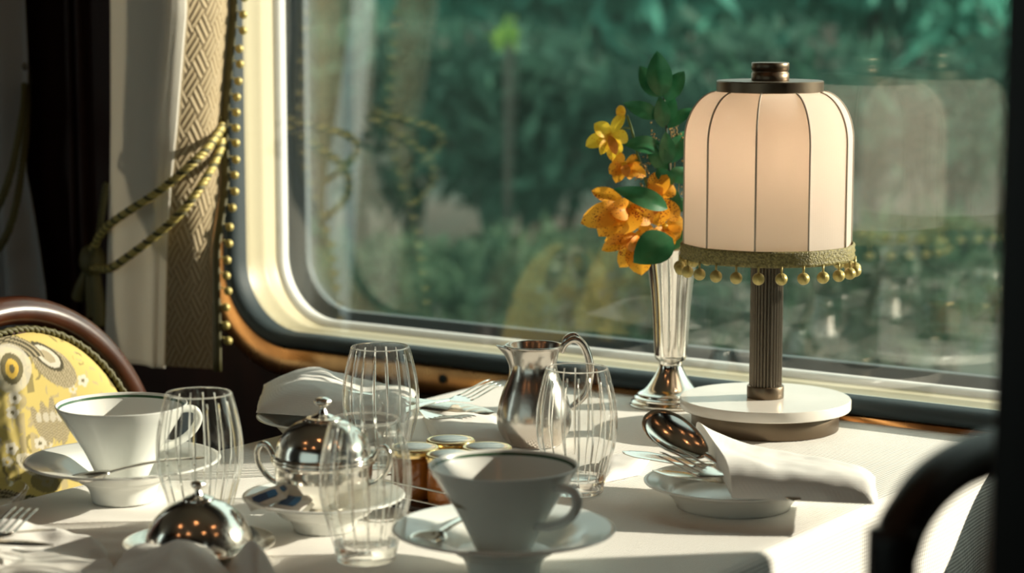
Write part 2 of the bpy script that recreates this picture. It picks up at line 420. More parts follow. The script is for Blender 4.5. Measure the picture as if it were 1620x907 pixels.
def edge(s, W, r=.011):
    """distance s along cloth -> (position, drop); flat between 0 and W, rolls over each end"""
    def roll(d):
        q = r * PI / 2
        if d < q: a = d / r; return r * math.sin(a), r * (1 - math.cos(a))
        return r, r + d - q
    if s < r: e, h = roll(r - s); return r - e, h
    if s > W - r: e, h = roll(s - W + r); return W - r + e, h
    return s, 0
DROP = .25
def svals(W, d0, d1, step):
    v = list(np.arange(r0 := .011, W - .011, step)) + [W - .011]
    q = .011 * PI / 2
    lo = [.011 - q * k / 6 for k in range(1, 7)] + [.011 - q - d for d in np.arange(.012, d0, .012)]
    hi = [W - .011 + q * k / 6 for k in range(1, 7)] + [W - .011 + q + d for d in np.arange(.012, d1, .012)]
    return lo[::-1] + v + hi
W, D = TX1 - TX0, TY1 - TY0
ss, tt = svals(W, DROP, DROP, .006), svals(D, DROP, .02, .006)
verts, faces = [], []
for i, s in enumerate(ss):
    px_, hx = edge(s, W)
    for j, q in enumerate(tt):
        py_, hy = edge(q, D)
        h = max(hx, hy); x, y = TX0 + px_, TY0 + py_
        z = TZ - h
        if h < .001:
            w = noise.noise(Vector((x * 7, y * 5, 3))) * .5 + noise.noise(Vector((x * 3, y * 16, 8))) * .35
            w += .30 * math.sin((x * .9 + y * .5) * 260 + 3 * noise.noise(Vector((x * 9, y * 9, 0)))) * max(0, noise.noise(Vector((x * 6, y * 6, 20))) * 2)
            w -= 1.6 * math.exp(-((x - .17) ** 2 + (y + .81) ** 2) / .012) * (.5 + .5 * math.sin((y - .5 * x) * 150 + 4 * noise.noise(Vector((x * 12, y * 8, 5)))))
            edgef = min(1, min(px_, W - px_, py_, D - py_) / .05)
            z += -.0011 + .0011 * w * edgef
        else:
            f = min(1, h / .15)
            if hx >= hy:
                x += (1 if px_ > W / 2 else -1) * f * (.010 + .012 * math.sin(y * 17 + 1.3 * math.sin(y * 5)))
            else:
                y += (-1 if py_ < D / 2 else 0) * f * (.010 + .012 * math.sin(x * 19))
        verts.append((x, y, z))
nt_ = len(tt)
for i in range(len(ss) - 1):
    for j in range(nt_ - 1): faces.append((i * nt_ + j, (i + 1) * nt_ + j, (i + 1) * nt_ + j + 1, i * nt_ + j + 1))
cl_ = obj('tablecloth', (verts, [], faces), M['linen'])
tag(cl_, 'white waffle-weave linen tablecloth spread over the whole window table', 'tablecloth')
ZT = TZ - .0006

# ================================================================== TABLE LAMP
LX, LY = .3793, -.0839
lamp = thing('table_lamp', 'table lamp with domed cream fabric shade, bobble trim and white marble base', 'lamp', (LX, LY, ZT))
obj('base_ring', lathe([(0, 0), (.0742, 0), (.0748, .001), (.0748, .0195), (.0742, .0204), (0, .0204)], 96), M['bronze'], lamp); autosmooth(lamp.children[-1])
obj('marble_disc', lathe([(0, .0204), (.0860, .0204), (.0868, .0214), (.0868, .0298), (.0860, .0310), (0, .0310)], 96), M['marble'], lamp); autosmooth(lamp.children[-1])
obj('collar', lathe([(0, .0310), (.0184, .0310), (.0188, .0316), (.0188, .0425), (.0182, .0435), (.016, .0435)], 48), M['bronze'], lamp); autosmooth(lamp.children[-1])
def flute(th, z): return 1 - .11 * (1 - abs(math.sin(th * 15))) ** 1.5
obj('column', lathe([(.0166, .0432), (.0166, .20), (.0166, .34)], 360, flute), M['bronze_dk'], lamp)
A0 = math.radians(-70.4)
prof = [(.0850, .1755), (.0850, .21), (.0850, .25), (.0850, .292)]
for k in range(1, 15):
    a = k / 14 * math.radians(82); prof.append((.0502 + .0348 * math.cos(a), .292 + .0500 * math.sin(a)))
def shade_pt(k, r, z, f=1.0):
    a = A0 + 2 * PI * k / 10; return Vector((r * f * math.cos(a), r * f * math.sin(a), z))
bm = bmesh.new()
for k in range(10):
    cols = []
    for i in range(9):
        u = i / 8; col_ = []
        for r, z in prof:
            p = shade_pt(k, r, z).lerp(shade_pt(k + 1, r, z), u); bow = 1 + .010 * math.sin(PI * u)
            col_.append(bm.verts.new((p.x * bow, p.y * bow, z)))
        cols.append(col_)
    for a, c in zip(cols, cols[1:]):
        for j in range(len(prof) - 1): bm.faces.new((a[j], c[j], c[j + 1], a[j + 1]))
bmesh.ops.remove_doubles(bm, verts=bm.verts, dist=1e-5)
sh = obj('lamp_shade', bm, M['shade'], lamp); autosmooth(sh, 20)
for k in range(10):
    az = math.degrees(A0 + 2 * PI * k / 10) % 360
    rb = obj('rib', tube([shade_pt(k, r, z, 1.003) for r, z in prof], .0010, 8), M['piping'], lamp)
obj('shade_cap', lathe([(.0, .3415), (.0530, .3415), (.0534, .342), (.0534, .3515), (.0526, .3525), (.0, .3525)], 80), M['bronze'], lamp); autosmooth(lamp.children[-1])
obj('finial', lathe([(0, .3525), (.0186, .3525), (.0188, .353), (.0188, .3600), (.0178, .3606), (.0178, .3622), (.0188, .3628), (.0188, .3696), (.0182, .3704), (0, .3704)], 56), M['bronze'], lamp); autosmooth(lamp.children[-1])
def braid_pt(u, w):
    a = u * 2 * PI; k = (a / (2 * PI) * 10); fr = k - math.floor(k)
    r = (.0868) * (math.cos(PI / 10) / math.cos((fr - .5) * 2 * PI / 10)) * .40 + .0868 * .60
    prof_ = [(0, .1740), (.0016, .1745), (.0022, .1775), (.0014, .1800), (.0024, .1825), (.0014, .1850), (.0022, .1880), (.0012, .1895), (0, .1900)]
    o_, z = prof_[int(round(w * 8))]
    o_ += .0004 * math.sin(a * 180 + (PI if int(round(w * 8)) % 2 else 0))
    return Vector(((r + o_) * math.cos(A0 + a), (r + o_) * math.sin(A0 + a), z))
obj('trim_braid', grid(360, 9, braid_pt, wrap=True), M['braid'], lamp)
NB = 25
bob = None
for k in range(NB):
    a = A0 + .05 + 2 * PI * k / NB; p = (.0885 * math.cos(a), .0885 * math.sin(a), .1635)
    if bob is None:
        b_ = ball((0, 0, 0), .0061, u=20, v=14); tube([(0, 0, .005), (0, 0, .0125)], .0011, 8, b_)
        bob = obj('bobble', b_, M['bobble'], lamp); bob.location = p
    else:
        o = bob.copy(); COL.objects.link(o); o.parent = lamp; o.location = p; o.rotation_euler = (0, 0, k)
obj('bulb', ball((0, 0, .285), .017, sc=(1, 1, 1.3)), M['bulb'], lamp)
obj('bulb_holder', lathe([(0, .34), (.006, .34), (.009, .335), (.009, .31), (.011, .305), (.011, .262), (.0, .262)], 24), M['bronze'], lamp)

# ================================================================== VASE AND FLOWERS
VX, VY = .2357, -.0290
vase = thing('bud_vase', 'tall fluted silver trumpet vase beside the lamp at the window', 'vase', (VX, VY, ZT))
obj('foot', lathe(smoothprof([(0, 0), (.0400, 0), (.0425, .0012), (.0425, .0035), (.0395, .0060), (.0390, .0085), (.0360, .0100), (.0350, .0125), (.0310, .0145), (.0262, .0185), (.0200, .0270), (.0150, .0360), (.0125, .0430), (.0128, .0475)], 5), 72), M['silver'], vase)
def vlobe(th, z): return 1 + .085 * (abs(math.cos(th * 4 + .3)) - .6) * min(1, max(0, (z - .046) / .02)) * (1 - .5 * max(0, (z - .13) / .04))
obj('vase_body', lathe(smoothprof([(.0118, .0470), (.0150, .0485), (.0172, .0525), (.0176, .0580), (.0184, .075), (.0198, .100), (.0220, .125), (.0252, .148), (.0276, .162), (.0292, .1685), (.0293, .1695), (.0280, .1690), (.0235, .148), (.0180, .120), (.0140, .07), (.0, .06)], 6), 96, vlobe), M['silver'], vase)

VO = Vector((VX, VY, ZT + .1665)); VN = Vector((.566, -.824, 0))
def vp(px, py, d=0.0):
    """point in the bouquet: right/up in metres from the vase mouth, d towards the table"""
    return VO + RT * ((px - 1063) / 1478) + Vector((0, 0, (394 - py) / 1478)) + VN * d
def leaf_bm(base, tip, width, facing, curl=.15, nu=13, nv=7, fold=.18, bm=None, blunt=1.0):
    b0, t0 = Vector(base), Vector(tip); ax = t0 - b0; Ln = ax.length; a = ax.normalized()
    n = Vector(facing); n = (n - a * n.dot(a)).normalized(); s = a.cross(n)
    def f(u, v):
        w = width * .5 * ((math.sin(PI * min(1, u ** .85)) ** .8) if blunt == 1 else (math.sin(PI * u ** 1.25) ** .6)) + 2e-5
        x = (v - .5) * 2
        return b0 + a * (u * Ln) + s * (x * w) + n * (-curl * Ln * 4 * (u - .5) ** 2 + curl * Ln + fold * w * abs(x) * 1.2)
    return grid(nu, nv, f, bm)
def petal(base, tip, w, facing, curl, rnd=.0):
    return leaf_bm(base, tip, w * .98, facing, curl, 12, 9, fold=.25 + rnd, blunt=2)

# leafy sprig
spr = thing('leafy_sprig', 'tall sprig of glossy dark green leaves standing in the silver vase', 'foliage', vp(1066, 425, .004))
def local(o, root):   # meshes written in world space become children of an Empty without moving
    o.parent = root; o.matrix_parent_inverse = Matrix.Translation(-root.location); return o
path = spline([vp(1067, 480, .0), vp(1066, 400, .005), vp(1062, 330, .008), (vp(1056, 250, .010)), vp(1050, 180, .008), vp(1046, 130, .006)], 6)
local(obj('stem', tube(path, [.0018 - .0009 * k / len(path) for k in range(len(path))], 8), M['twig']), spr)
for (bx, by), (tx, ty), w, d, curl in (((1044, 152), (1036, 80), 34, .010, .06), ((1040, 152), (1010, 104), 26, .0, .08), ((1050, 158), (1079, 112), 26, .004, .08),
        ((1042, 182), (984, 161), 22, .010, .10), ((1047, 200), (1040, 150), 22, .012, .08), ((1050, 195), (1062, 148), 24, .002, .06), ((1053, 200), (1094, 170), 18, .002, .1),
        ((1046, 232), (984, 224), 24, .014, .12), ((1054, 265), (1024, 222), 26, .008, .1), ((1054, 258), (1050, 205), 22, .012, .08), ((1060, 255), (1083, 205), 24, -.004, .1),
        ((1058, 292), (1038, 262), 30, .012, .25), ((1064, 285), (1082, 262), 26, .006, .2), ((1052, 322), (966, 290), 26, .048, .18), ((1059, 332), (1068, 296), 20, .012, .1), ((1064, 330), (1084, 312), 22, .006, .15),
        ((1060, 368), (998, 404), 48, .052, .08), ((1062, 392), (1080, 350), 26, .004, .1), ((1058, 395), (1046, 360), 22, .006, .1)):
    fac = VN + Vector((random.uniform(-.3, .3), random.uniform(-.2, .2), random.uniform(.1, .7)))
    local(obj('leaf', leaf_bm(vp(bx, by, .008 if d < .04 else .040), vp(tx, ty, d), 1.2 * w / 1478, fac, curl), M['leafd']), spr)

# orchid spray
orc = thing('orchid_spray', 'spray of speckled orange and yellow orchids leaning left out of the silver vase', 'flower', vp(1052, 425, .006))
path = spline([vp(1058, 470, .002), vp(1053, 400, .008), vp(1040, 350, .012), vp(1022, 290, .014), vp(1005, 235, .014), vp(998, 205, .012), vp(990, 180, .012)], 6)
local(obj('stem', tube(path, .0014, 8), M['stem']), orc)
def flower(px, py, d, petals, col, lipdir=None, facing=None):
    c = vp(px, py, d); fac = (facing or (VN * 1.0 + Vector((0, 0, .2)))).normalized()
    core = local(obj('flower', ball(c, .0042, u=12, v=8, sc=(1, 1, 1.2)), M['orchidy']), orc)
    for tx, ty, w, dd, curl in petals:
        q = obj('petal', petal(c, vp(tx, ty, d + dd), w / 1478, fac + Vector((random.uniform(-.3, .3), 0, random.uniform(-.2, .3))), curl, random.uniform(-.2, .3)), M[col]); q.parent = core
    if lipdir:
        tx, ty = lipdir
        q = obj('lip', petal(c + fac * .003, vp(tx, ty, d + .012), 15 / 1478, fac, .3), M['lip']); q.parent = core
    # pedicel back to the stem
    best = min(path, key=lambda p: (p - c).length)
    st = obj('pedicel', tube(spline([best, best.lerp(c, .5) + Vector((0, 0, .004)), c], 5), .0010, 6), M['stem']); st.parent = core
flower(962, 212, .018, [(925, 227, 24, .006, .12), (938, 192, 26, .004, .2), (985, 176, 18, -.002, .12), (992, 218, 24, -.004, .15), (966, 250, 18, .010, .1), (948, 240, 16, .012, .1), (980, 240, 20, .0, .2)], 'orchidy', (972, 240))
flower(985, 258, .016, [(962, 270, 24, .006, .2), (1006, 268, 30, -.004, .15), (972, 284, 22, .010, .2), (968, 240, 22, .0, .2), (1012, 250, 20, -.006, .2), (1020, 274, 20, .004, .2)], 'orchid', (990, 275))
flower(990, 322, .026, [(934, 296, 26, .0, .1), (917, 345, 40, .012, .3), (945, 365, 44, .016, .2), (985, 362, 56, .014, .2), (1022, 305, 34, -.004, .2), (1030, 345, 36, .002, .2), (955, 322, 36, .020, .25)], 'orchid', (968, 345))
flower(1008, 366, .024, [(950, 388, 26, .010, .1), (955, 374, 24, .004, .2), (978, 414, 34, .014, .15), (1012, 426, 44, .016, .15), (1036, 388, 34, .0, .2), (1030, 352, 30, -.002, .2), (1000, 402, 36, .010, .2)], 'orchid', (992, 392))
flower(1042, 308, .014, [(1040, 266, 36, -.002, .15), (1022, 288, 26, .006, .2), (1064, 290, 28, -.004, .2), (1038, 352, 40, .008, .1), (1070, 345, 28, .0, .2), (1022, 330, 30, .010, .2)], 'orchid', (1030, 335))
flower(1050, 355, .012, [(1080, 345, 30, -.004, .1), (1046, 392, 34, .006, .2), (1074, 372, 30, .0, .2), (1030, 378, 26, .008, .2)], 'orchid')
local(obj('bud', ball(vp(980, 174, .014), .0052, u=12, v=8, sc=(1, 1, 1.3)), M['orchidy']), orc)

# dried filler
dr = thing('dried_filler_sprig', 'wispy brown dried seed sprig behind the orchids in the vase', 'foliage', vp(1060, 425, .0))
bm = bmesh.new()
seeds = bmesh.new()
for k in range(9):
    tip = vp(1012 + k * 8.5 + random.uniform(-4, 4), 200 + random.uniform(0, 90) + (40 if k in (0, 8) else 0), random.uniform(-.006, .006))
    pth = spline([vp(1060, 460, 0), vp(1056 + (k - 4) * 2, 360, 0), tip], 8); tube(pth, .0004, 5, bm)
    for i in range(26):
        s_ = tip + Vector((random.gauss(0, .0034), random.gauss(0, .003), random.gauss(-.006, .010)))
        ball(s_, random.uniform(.0006, .0013), seeds, 6, 5)
local(obj('twig', bm, M['dried']), dr)
sd = local(obj('seed_head', seeds, M['dried']), dr); sd['kind'] = 'stuff'

# ================================================================== TUMBLERS
def gprof():
    o = smoothprof([(.0205, 0), (.0230, .0012), (.0245, .008), (.0290, .025), (.0345, .045), (.0362, .060), (.0352, .078), (.0312, .098), (.0275, .1115)], 5)
    i = smoothprof([(.0271, .1120), (.0265, .1112), (.0303, .0975), (.0343, .078), (.0353, .060), (.0335, .045), (.0276, .026), (.0215, .0155), (.0150, .0125), (0, .0120)], 5)
    return [(0, .0012), (.012, .0010), (.019, 0)] + o, i
go, gi = gprof()
def cuts(th, z):
    c = abs(((th * 18 / (2 * PI)) + .5) % 1 - .5)            # 0 at each cut line
    k = math.exp(-(c / .055) ** 2) * min(1, max(0, (.104 - z) / .006)) * min(1, max(0, (z - .010) / .01))
    return 1 - .022 * k
tum = None
TUM = [((.1668, -.4470), .3, 'empty cut-glass tumbler farthest away, standing before the napkin on the far plate'),
       ((.3740, -.7330), .55, 'cut-glass tumbler nearest the camera, beside the teacup in shadow'),
       ((.3823, -.4425), .1, 'cut-glass tumbler standing right in front of the silver milk jug'),
       ((.1910, -.7220), .8, 'cut-glass tumbler between the left teacup and the domed dish with dark reflections')]
for (x, y), rz, lab in TUM:
    if tum is None:
        tum = thing('glass_tumbler', lab, 'glass', (x, y, ZT), rz, 'cut-glass water tumblers')
        bm = lathe(go, 432, cuts); lathe(gi, 432, None, bm)
        # join rim: last outer ring to first inner ring
        bm.verts.ensure_lookup_table()
        n1 = 1 + (len(go) - 1) * 432
        a = [bm.verts[n1 - 432 + k] for k in range(432)]; c = [bm.verts[n1 + k] for k in range(432)]
        for k in range(432): bm.faces.new((a[k], a[(k + 1) % 432], c[(k + 1) % 432], c[k]))
        bm.faces.ensure_lookup_table()
        nf = (len(go) - 2) * 432 + 432
        for i, f in enumerate(bm.faces):
            c = f.calc_center_median(); th = math.atan2(c.y, c.x); r_ = math.hypot(c.x, c.y)
            cc = abs(((th * 18 / (2 * PI)) + .5) % 1 - .5)
            f.material_index = 1 if (i < nf and cc < .10 and .012 < c.z < .108) or c.z < .0135 or c.z > .1112 else 0
        obj('tumbler_body', bm, [M['thin'], M['glass']], tum)
    else: dup(tum, lab, (x, y, ZT), rz)

# ================================================================== CHINA
def plate_prof(R, h, foot, well, wr):
    """deep footed saucer: R rim, h rim height, foot radius, well height/radius"""
    return [(0, .004), (foot - .004, .004), (foot - .003, 0), (foot, 0)] + smoothprof([(foot + .0004, .002), (foot + .006, h * .42), (foot + (R - foot) * .52, h * .80), (R - .002, h - .0012), (R, h + .0004), (R - .001, h + .0012)], 6) + smoothprof([(R - .004, h + .0006), (R - (R - foot) * .42, h * .90), (wr + .006, well + .004), (wr, well), (wr * .5, well - .0004), (0, well - .0004)], 6)
def saucer(loc, lab, R=.0845, h=.0365, foot=.027, well=.018, wr=.036, grp='white china saucers'):
    s_ = thing('saucer', lab, 'saucer', loc, 0, grp)
    obj('saucer_dish', lathe(plate_prof(R, h, foot, well, wr), 96), M['china'], s_)
    return s_
LC = Vector((.0720, -.6912, ZT)); NC = Vector((.4875, -.7079, ZT))
saucer(LC, 'deep white saucer under the left teacup in front of the yellow chair')
saucer(NC, 'deep white saucer in shadow under the nearest teacup')
CUPZ = .0186
CH = .0665
cprof = [(0, .003), (.0185, .003), (.0190, 0), (.0210, 0)] + smoothprof([(.0213, .002), (.0235, .006), (.0330, .026), (.0450, .046), (.0535, .0595), (.0566, .0655), (.0569, .0668), (.0560, .0671)], 6)
cin = smoothprof([(.0552, .0660), (.0520, .0595), (.0435, .046), (.0315, .027), (.0200, .009), (.0100, .0062), (0, .006)], 6)
def teacup(loc, lab, haz, crest):
    c_ = thing('teacup', lab, 'cup', loc, haz, 'white china teacups')
    obj('cup_bowl', lathe(cprof + cin, 96), M['china'], c_)
    obj('rim_line', lathe([(.0543, .0648), (.0532, .0628)], 96), M['greenline'], c_)['label'] = 'dark green line inside the rim'
    hp = spline([(.0505, 0, .0555), (.0600, 0, .0570), (.0680, 0, .0550), (.0712, 0, .0475), (.0670, 0, .0385), (.0580, 0, .0310), (.0440, 0, .0255), (.0330, 0, .0235)], 6)
    obj('handle', tube(hp, [.0034 if 4 < k < len(hp) - 5 else .0032 for k in range(len(hp))], 12, flat=((0, 1, 0), 1.35)), M['china'], c_)
    if crest:
        def cf(u, v):
            th = math.radians(-110 + 44 * u) - haz + math.radians(-62) + PI / 2
            th = crest + (u - .5) * .75
            z = .0475 - .010 * u + .0015 * math.sin(u * 9) + (v - .5) * .0085 * (math.sin(PI * u ** .6) ** .7) * (1 - .55 * u)
            r = np.interp(z, [.026, .046, .0595], [.0330, .0450, .0535]) + .00025
            return Vector((r * math.cos(th), r * math.sin(th), z))
        obj('crest', grid(16, 5, cf), M['crest'], c_)['label'] = 'small brown gold wing emblem on the side'
    return c_
HR = math.atan2(.566, .824) - math.radians(40)
teacup(NC + Vector((0, 0, CUPZ)), 'shadowed white teacup in the centre foreground with small brown emblem', HR, -math.radians(112))
teacup(LC + Vector((0, 0, CUPZ)), 'sunlit white teacup on the left in front of the yellow chair', HR + math.radians(70), 0)

def plate(loc, lab, R=.0775):
    p_ = thing('side_plate', lab, 'plate', loc, 0, 'white china side plates')
    obj('plate_dish', lathe(plate_prof(R, .0215, .049, .0095, .050), 96), M['china'], p_)
PR = Vector((.5211, -.4080, ZT)); PL = Vector((.0480, -.3700, ZT))
plate(PR, 'white plate with napkin and cutlery in front of the lamp')
plate(PL, 'white plate with napkin behind the domed sugar bowl')
SG = Vector((.2831, -.6734, ZT))
d_ = thing('sugar_dish', 'small deep white dish under the silver sugar bowl, holding sachets', 'dish', SG)
obj('dish_bowl', lathe(plate_prof(.067, .0285, .025, .012, .034), 96), M['china'], d_)

# ================================================================== SILVER
def knob_prof(z, s=1): return [(.0042 * s, z), (.0030 * s, z + .003 * s), (.0024 * s, z + .005 * s), (.0034 * s, z + .0065 * s), (.0062 * s, z + .0085 * s), (.0072 * s, z + .0105 * s), (.0060 * s, z + .0128 * s), (.0030 * s, z + .0140 * s), (0, z + .0143 * s)]
def dome_prof(R, z0, h): return [(R * math.cos(a), z0 + h * math.sin(a)) for a in [k / 20 * PI / 2 for k in range(20)]]
sb = thing('sugar_bowl', 'round silver sugar bowl with domed lid, knob and loop handles on white dish', 'bowl', SG + Vector((0, 0, .0122)), math.radians(27))
obj('bowl_body', lathe(smoothprof([(0, .001), (.018, .0008), (.0185, 0), (.0205, .0005), (.0200, .0035), (.0190, .006), (.0300, .012), (.0372, .022), (.0402, .034), (.0405, .043), (.0425, .0445), (.0430, .0462), (.0425, .0478), (.0400, .048)], 5), 80), M['silver'], sb)
lid = obj('lid', lathe([(.0400, .0480), (.0424, .0482), (.0428, .0494), (.0420, .0506), (.0398, .0512), (.0396, .0516)] + dome_prof(.0392, .0520, .0300)[1:16] + smoothprof([(.0150, .0800), (.0140, .0812), (.0105, .0822), (.0070, .0838), (.0042, .0850)], 4), 80), M['silver'], sb)
obj('knob', lathe(smoothprof(knob_prof(.0848, .95), 4), 32, lambda th, z: 1 + .08 * math.cos(8 * th) * (1 if z > .09 else 0)), M['silver'], lid)
for s_ in (-1, 1):
    hp = spline([(s_ * .0370, 0, .0255), (s_ * .0450, 0, .0290), (s_ * .0535, 0, .0390), (s_ * .0560, 0, .0500), (s_ * .0525, 0, .0575), (s_ * .0470, 0, .0570), (s_ * .0425, 0, .0495), (s_ * .0405, 0, .0440)], 6)
    obj('handle', tube(hp, .0023, 10, flat=((0, 1, 0), 1.5)), M['silver'], sb)
BD = Vector((.2545, -.7935, ZT))
bd = thing('butter_dish', 'silver domed dish behind the crumpled foreground napkin', 'dish', BD, .4)
obj('underplate', lathe(smoothprof([(0, .0012), (.036, .001), (.0365, 0), (.040, 0), (.0410, .0020), (.0555, .0072), (.0592, .0090), (.0602, .0100), (.0595, .0112), (.0560, .0098), (.0440, .0046), (.036, .0036), (0, .0036)], 5), 90), M['silver'], bd)
lid = obj('lid', lathe([(.0415, .0040), (.0432, .0042), (.0434, .0056), (.0425, .0068)] + [(r, z) for r, z in dome_prof(.0424, .0070, .0385)[0:17]] + smoothprof([(.0125, .0440), (.0120, .0456), (.0085, .0470), (.0050, .0482)], 4), 90), M['silver'], bd)
obj('knob', lathe(smoothprof(knob_prof(.0480, .80), 4), 32, lambda th, z: 1 + .08 * math.cos(8 * th) * (1 if z > .052 else 0)), M['silver'], lid)

# milk jug
JX, JY = .2333, -.2884
mj = thing('milk_jug', 'silver milk jug with spout and curled handle behind a tumbler', 'jug', (JX, JY, ZT), math.atan2(.566, .824) + math.radians(8))
jp = smoothprof([(0, .001), (.024, .0008), (.0250, 0), (.0262, .001), (.0300, .006), (.0352, .016), (.0368, .026), (.0352, .038), (.0305, .054), (.0248, .068), (.0222, .078), (.0232, .088), (.0262, .0955), (.0282, .0970), (.0284, .0985), (.0272, .0988), (.0255, .0960), (.0222, .087), (.0212, .078), (.023, .066), (.030, .045), (.030, .02), (0, .012)], 5)
obj('jug_body', lathe(jp, 96), M['silver_worn'], mj)
def spout(u, v):
    a = (v - .5) * 2; z = .062 + u * .0355
    reach = .0000 + .0105 * u ** 2; w = .0030 + .0060 * u
    rb = np.interp(z, [.06, .07, .078, .088, .0975], [.0275, .0242, .0222, .0232, .0270])
    return Vector((-(rb - .002 + (reach + .002) * (1 - a * a)), a * w, z + .0016 * u * (1 - abs(a))))
solid(obj('spout', grid(14, 13, spout), M['silver_worn'], mj), .0009, 0)
hp = spline([(.0262, 0, .0905), (.0300, 0, .0985), (.0385, 0, .1035), (.0470, 0, .0995), (.0535, 0, .0860), (.0555, 0, .0680), (.0500, 0, .0480), (.0360, 0, .0350)], 7)
obj('handle', tube(hp, [.0032 + .0009 * math.sin(PI * k / len(hp)) for k in range(len(hp))], 12, flat=((0, 1, 0), 1.4)), M['silver_worn'], mj)
obj('thumb_rest', tube(spline([(.0290, 0, .0955), (.0320, 0, .1040), (.0400, 0, .1075), (.0480, 0, .1010)], 5), [.0018, .0026, .0032, .0034, .0034, .0034, .0033, .0032, .0030, .003, .0028, .0026, .0022, .0018, .001, .0004], 10), M['silver_worn'], mj)

# jam jars on a caddy
CX, CY = .3120, -.5345
cad = thing('jam_caddy', 'dark wooden caddy with thin silver rail holding four little jam jars', 'tray', (CX, CY, ZT), math.radians(-8))
obj('tray', box(-.052, .052, -.050, .050, 0, .0055, bevel=.0018), M['darkwood'], cad)
def rail(z, r=.0011):
    pts = []
    for cx, cy, a0 in ((.037, -.035, -PI / 2), (.037, .035, 0), (-.037, .035, PI / 2), (-.037, -.035, PI)):
        for k in range(7): a = a0 + k / 6 * PI / 2; pts.append((cx + .012 * math.cos(a), cy + .012 * math.sin(a), z))
    return tube(pts + [pts[0]], r, 8, caps=False)
obj('rail', rail(.0095), M['silver'], cad); obj('rail', rail(.0215), M['silver'], cad)
for sx in (-1, 1):
    for sy in (-1, 1): obj('rail_post', tube([(sx * .0455, sy * .0435, .004), (sx * .0455, sy * .0435, .0225)], .0014, 8), M['silver'], cad)
hp = spline([(.049, .012, .0215), (.055, .013, .036), (.0615, .005, .0440), (.0615, -.005, .0440), (.055, -.013, .036), (.049, -.012, .0215)], 6)
obj('loop_handle', tube(hp, .0013, 8), M['silver'], cad)
jar = None
JL = ('jam jar at the back of the dark caddy, nearest the far plate', 'jam jar at the right of the dark caddy, beside the tumbler by the jug',
      'jam jar at the front of the dark caddy, just behind the near teacup', 'jam jar at the left of the caddy, seen through the nearest tumbler')
for k, (dx, dy) in enumerate(((-.0225, .0225), (.0225, .0215), (.0215, -.0225), (-.0230, -.0220))):
    q = Matrix.Rotation(math.radians(-8), 3, 'Z') @ Vector((dx, dy, 0)); lc = Vector((CX, CY, ZT + .0056)) + q
    if jar is None:
        jar = thing('jam_jar', JL[0], 'jar', lc, 0, 'jam jars in the caddy')
        obj('jar_glass', lathe(smoothprof([(0, 0), (.0175, 0), (.0200, .002), (.0208, .008), (.0208, .030), (.0195, .0345), (.0182, .0365)], 4), 40), M['honey'], jar)
        ld = obj('lid', lathe([(.0180, .0360), (.0212, .0362), (.0216, .0370), (.0216, .0425), (.0210, .0434), (.0196, .0438), (.0190, .0434), (.0, .0434)], 56), M['goldlid'], jar)
        obj('lid_label', lathe([(.0182, .04345), (.0180, .0438), (0, .0438)], 48), M['lidwhite'], ld)
        obj('label_centre', lathe([(.0152, .04382), (.0150, .0440), (0, .0440)], 48), M['lidblue'], ld)['label'] = 'grey blue centre of the lid label'
    else: dup(jar, JL[k], lc, k)

# ================================================================== CUTLERY
def aim(o, p0, p1, up):
    """place cutlery: local +x runs from p0 towards p1, local z near up"""
    x = (Vector(p1) - Vector(p0)).normalized(); u = Vector(up); z = (u - x * u.dot(x)).normalized(); y = z.cross(x)
    o.matrix_world = Matrix.Translation(Vector(p0)) @ Matrix((x, y, z)).transposed().to_4x4(); return o
def handle_bm(x0, x1, w0, w1, t=.0012):
    def f(u, v):
        x = x0 + (x1 - x0) * u; w = w0 + (w1 - w0) * u ** 1.6
        if u > .9: w *= math.sqrt(max(0.0, 1 - ((u - .9) / .1) ** 2)) * .98 + .02
        a = 2 * PI * v; return Vector((x, w * math.cos(a), t * math.sin(a) * (1.2 - .5 * u) + .003 * math.sin(PI * u) - .0005))
    bm = grid(22, 13, f); bmesh.ops.remove_doubles(bm, verts=bm.verts, dist=1e-6); return bm
def spoon(lab, p0, p1, up, Ls=.17, bl=.055, bw=.019, grp=None, m='silver'):
    """p0 = bowl tip, handle runs towards p1"""
    s_ = thing('spoon' if Ls > .14 else 'teaspoon', lab, 'spoon', (0, 0, 0), 0, grp)
    def f(u, v):
        r = u; a = 2 * PI * v; ca, sa = math.cos(a), math.sin(a)
        wx = bl / 2; egg = 1 + .16 * -ca
        return Vector((bl / 2 + wx * r * ca, bw * r * sa * egg, -.0085 * (bw / .019) * (1 - r ** 2.2)))
    bm = grid(9, 41, f); bmesh.ops.remove_doubles(bm, verts=bm.verts, dist=1e-6)
    b_ = obj('bowl', bm, M[m], s_); solid(b_, .0011, 0)
    obj('handle', handle_bm(bl - .002, Ls, .0028, .0075 * bw / .019), M[m], s_)
    return aim(s_, p0, p1, up)
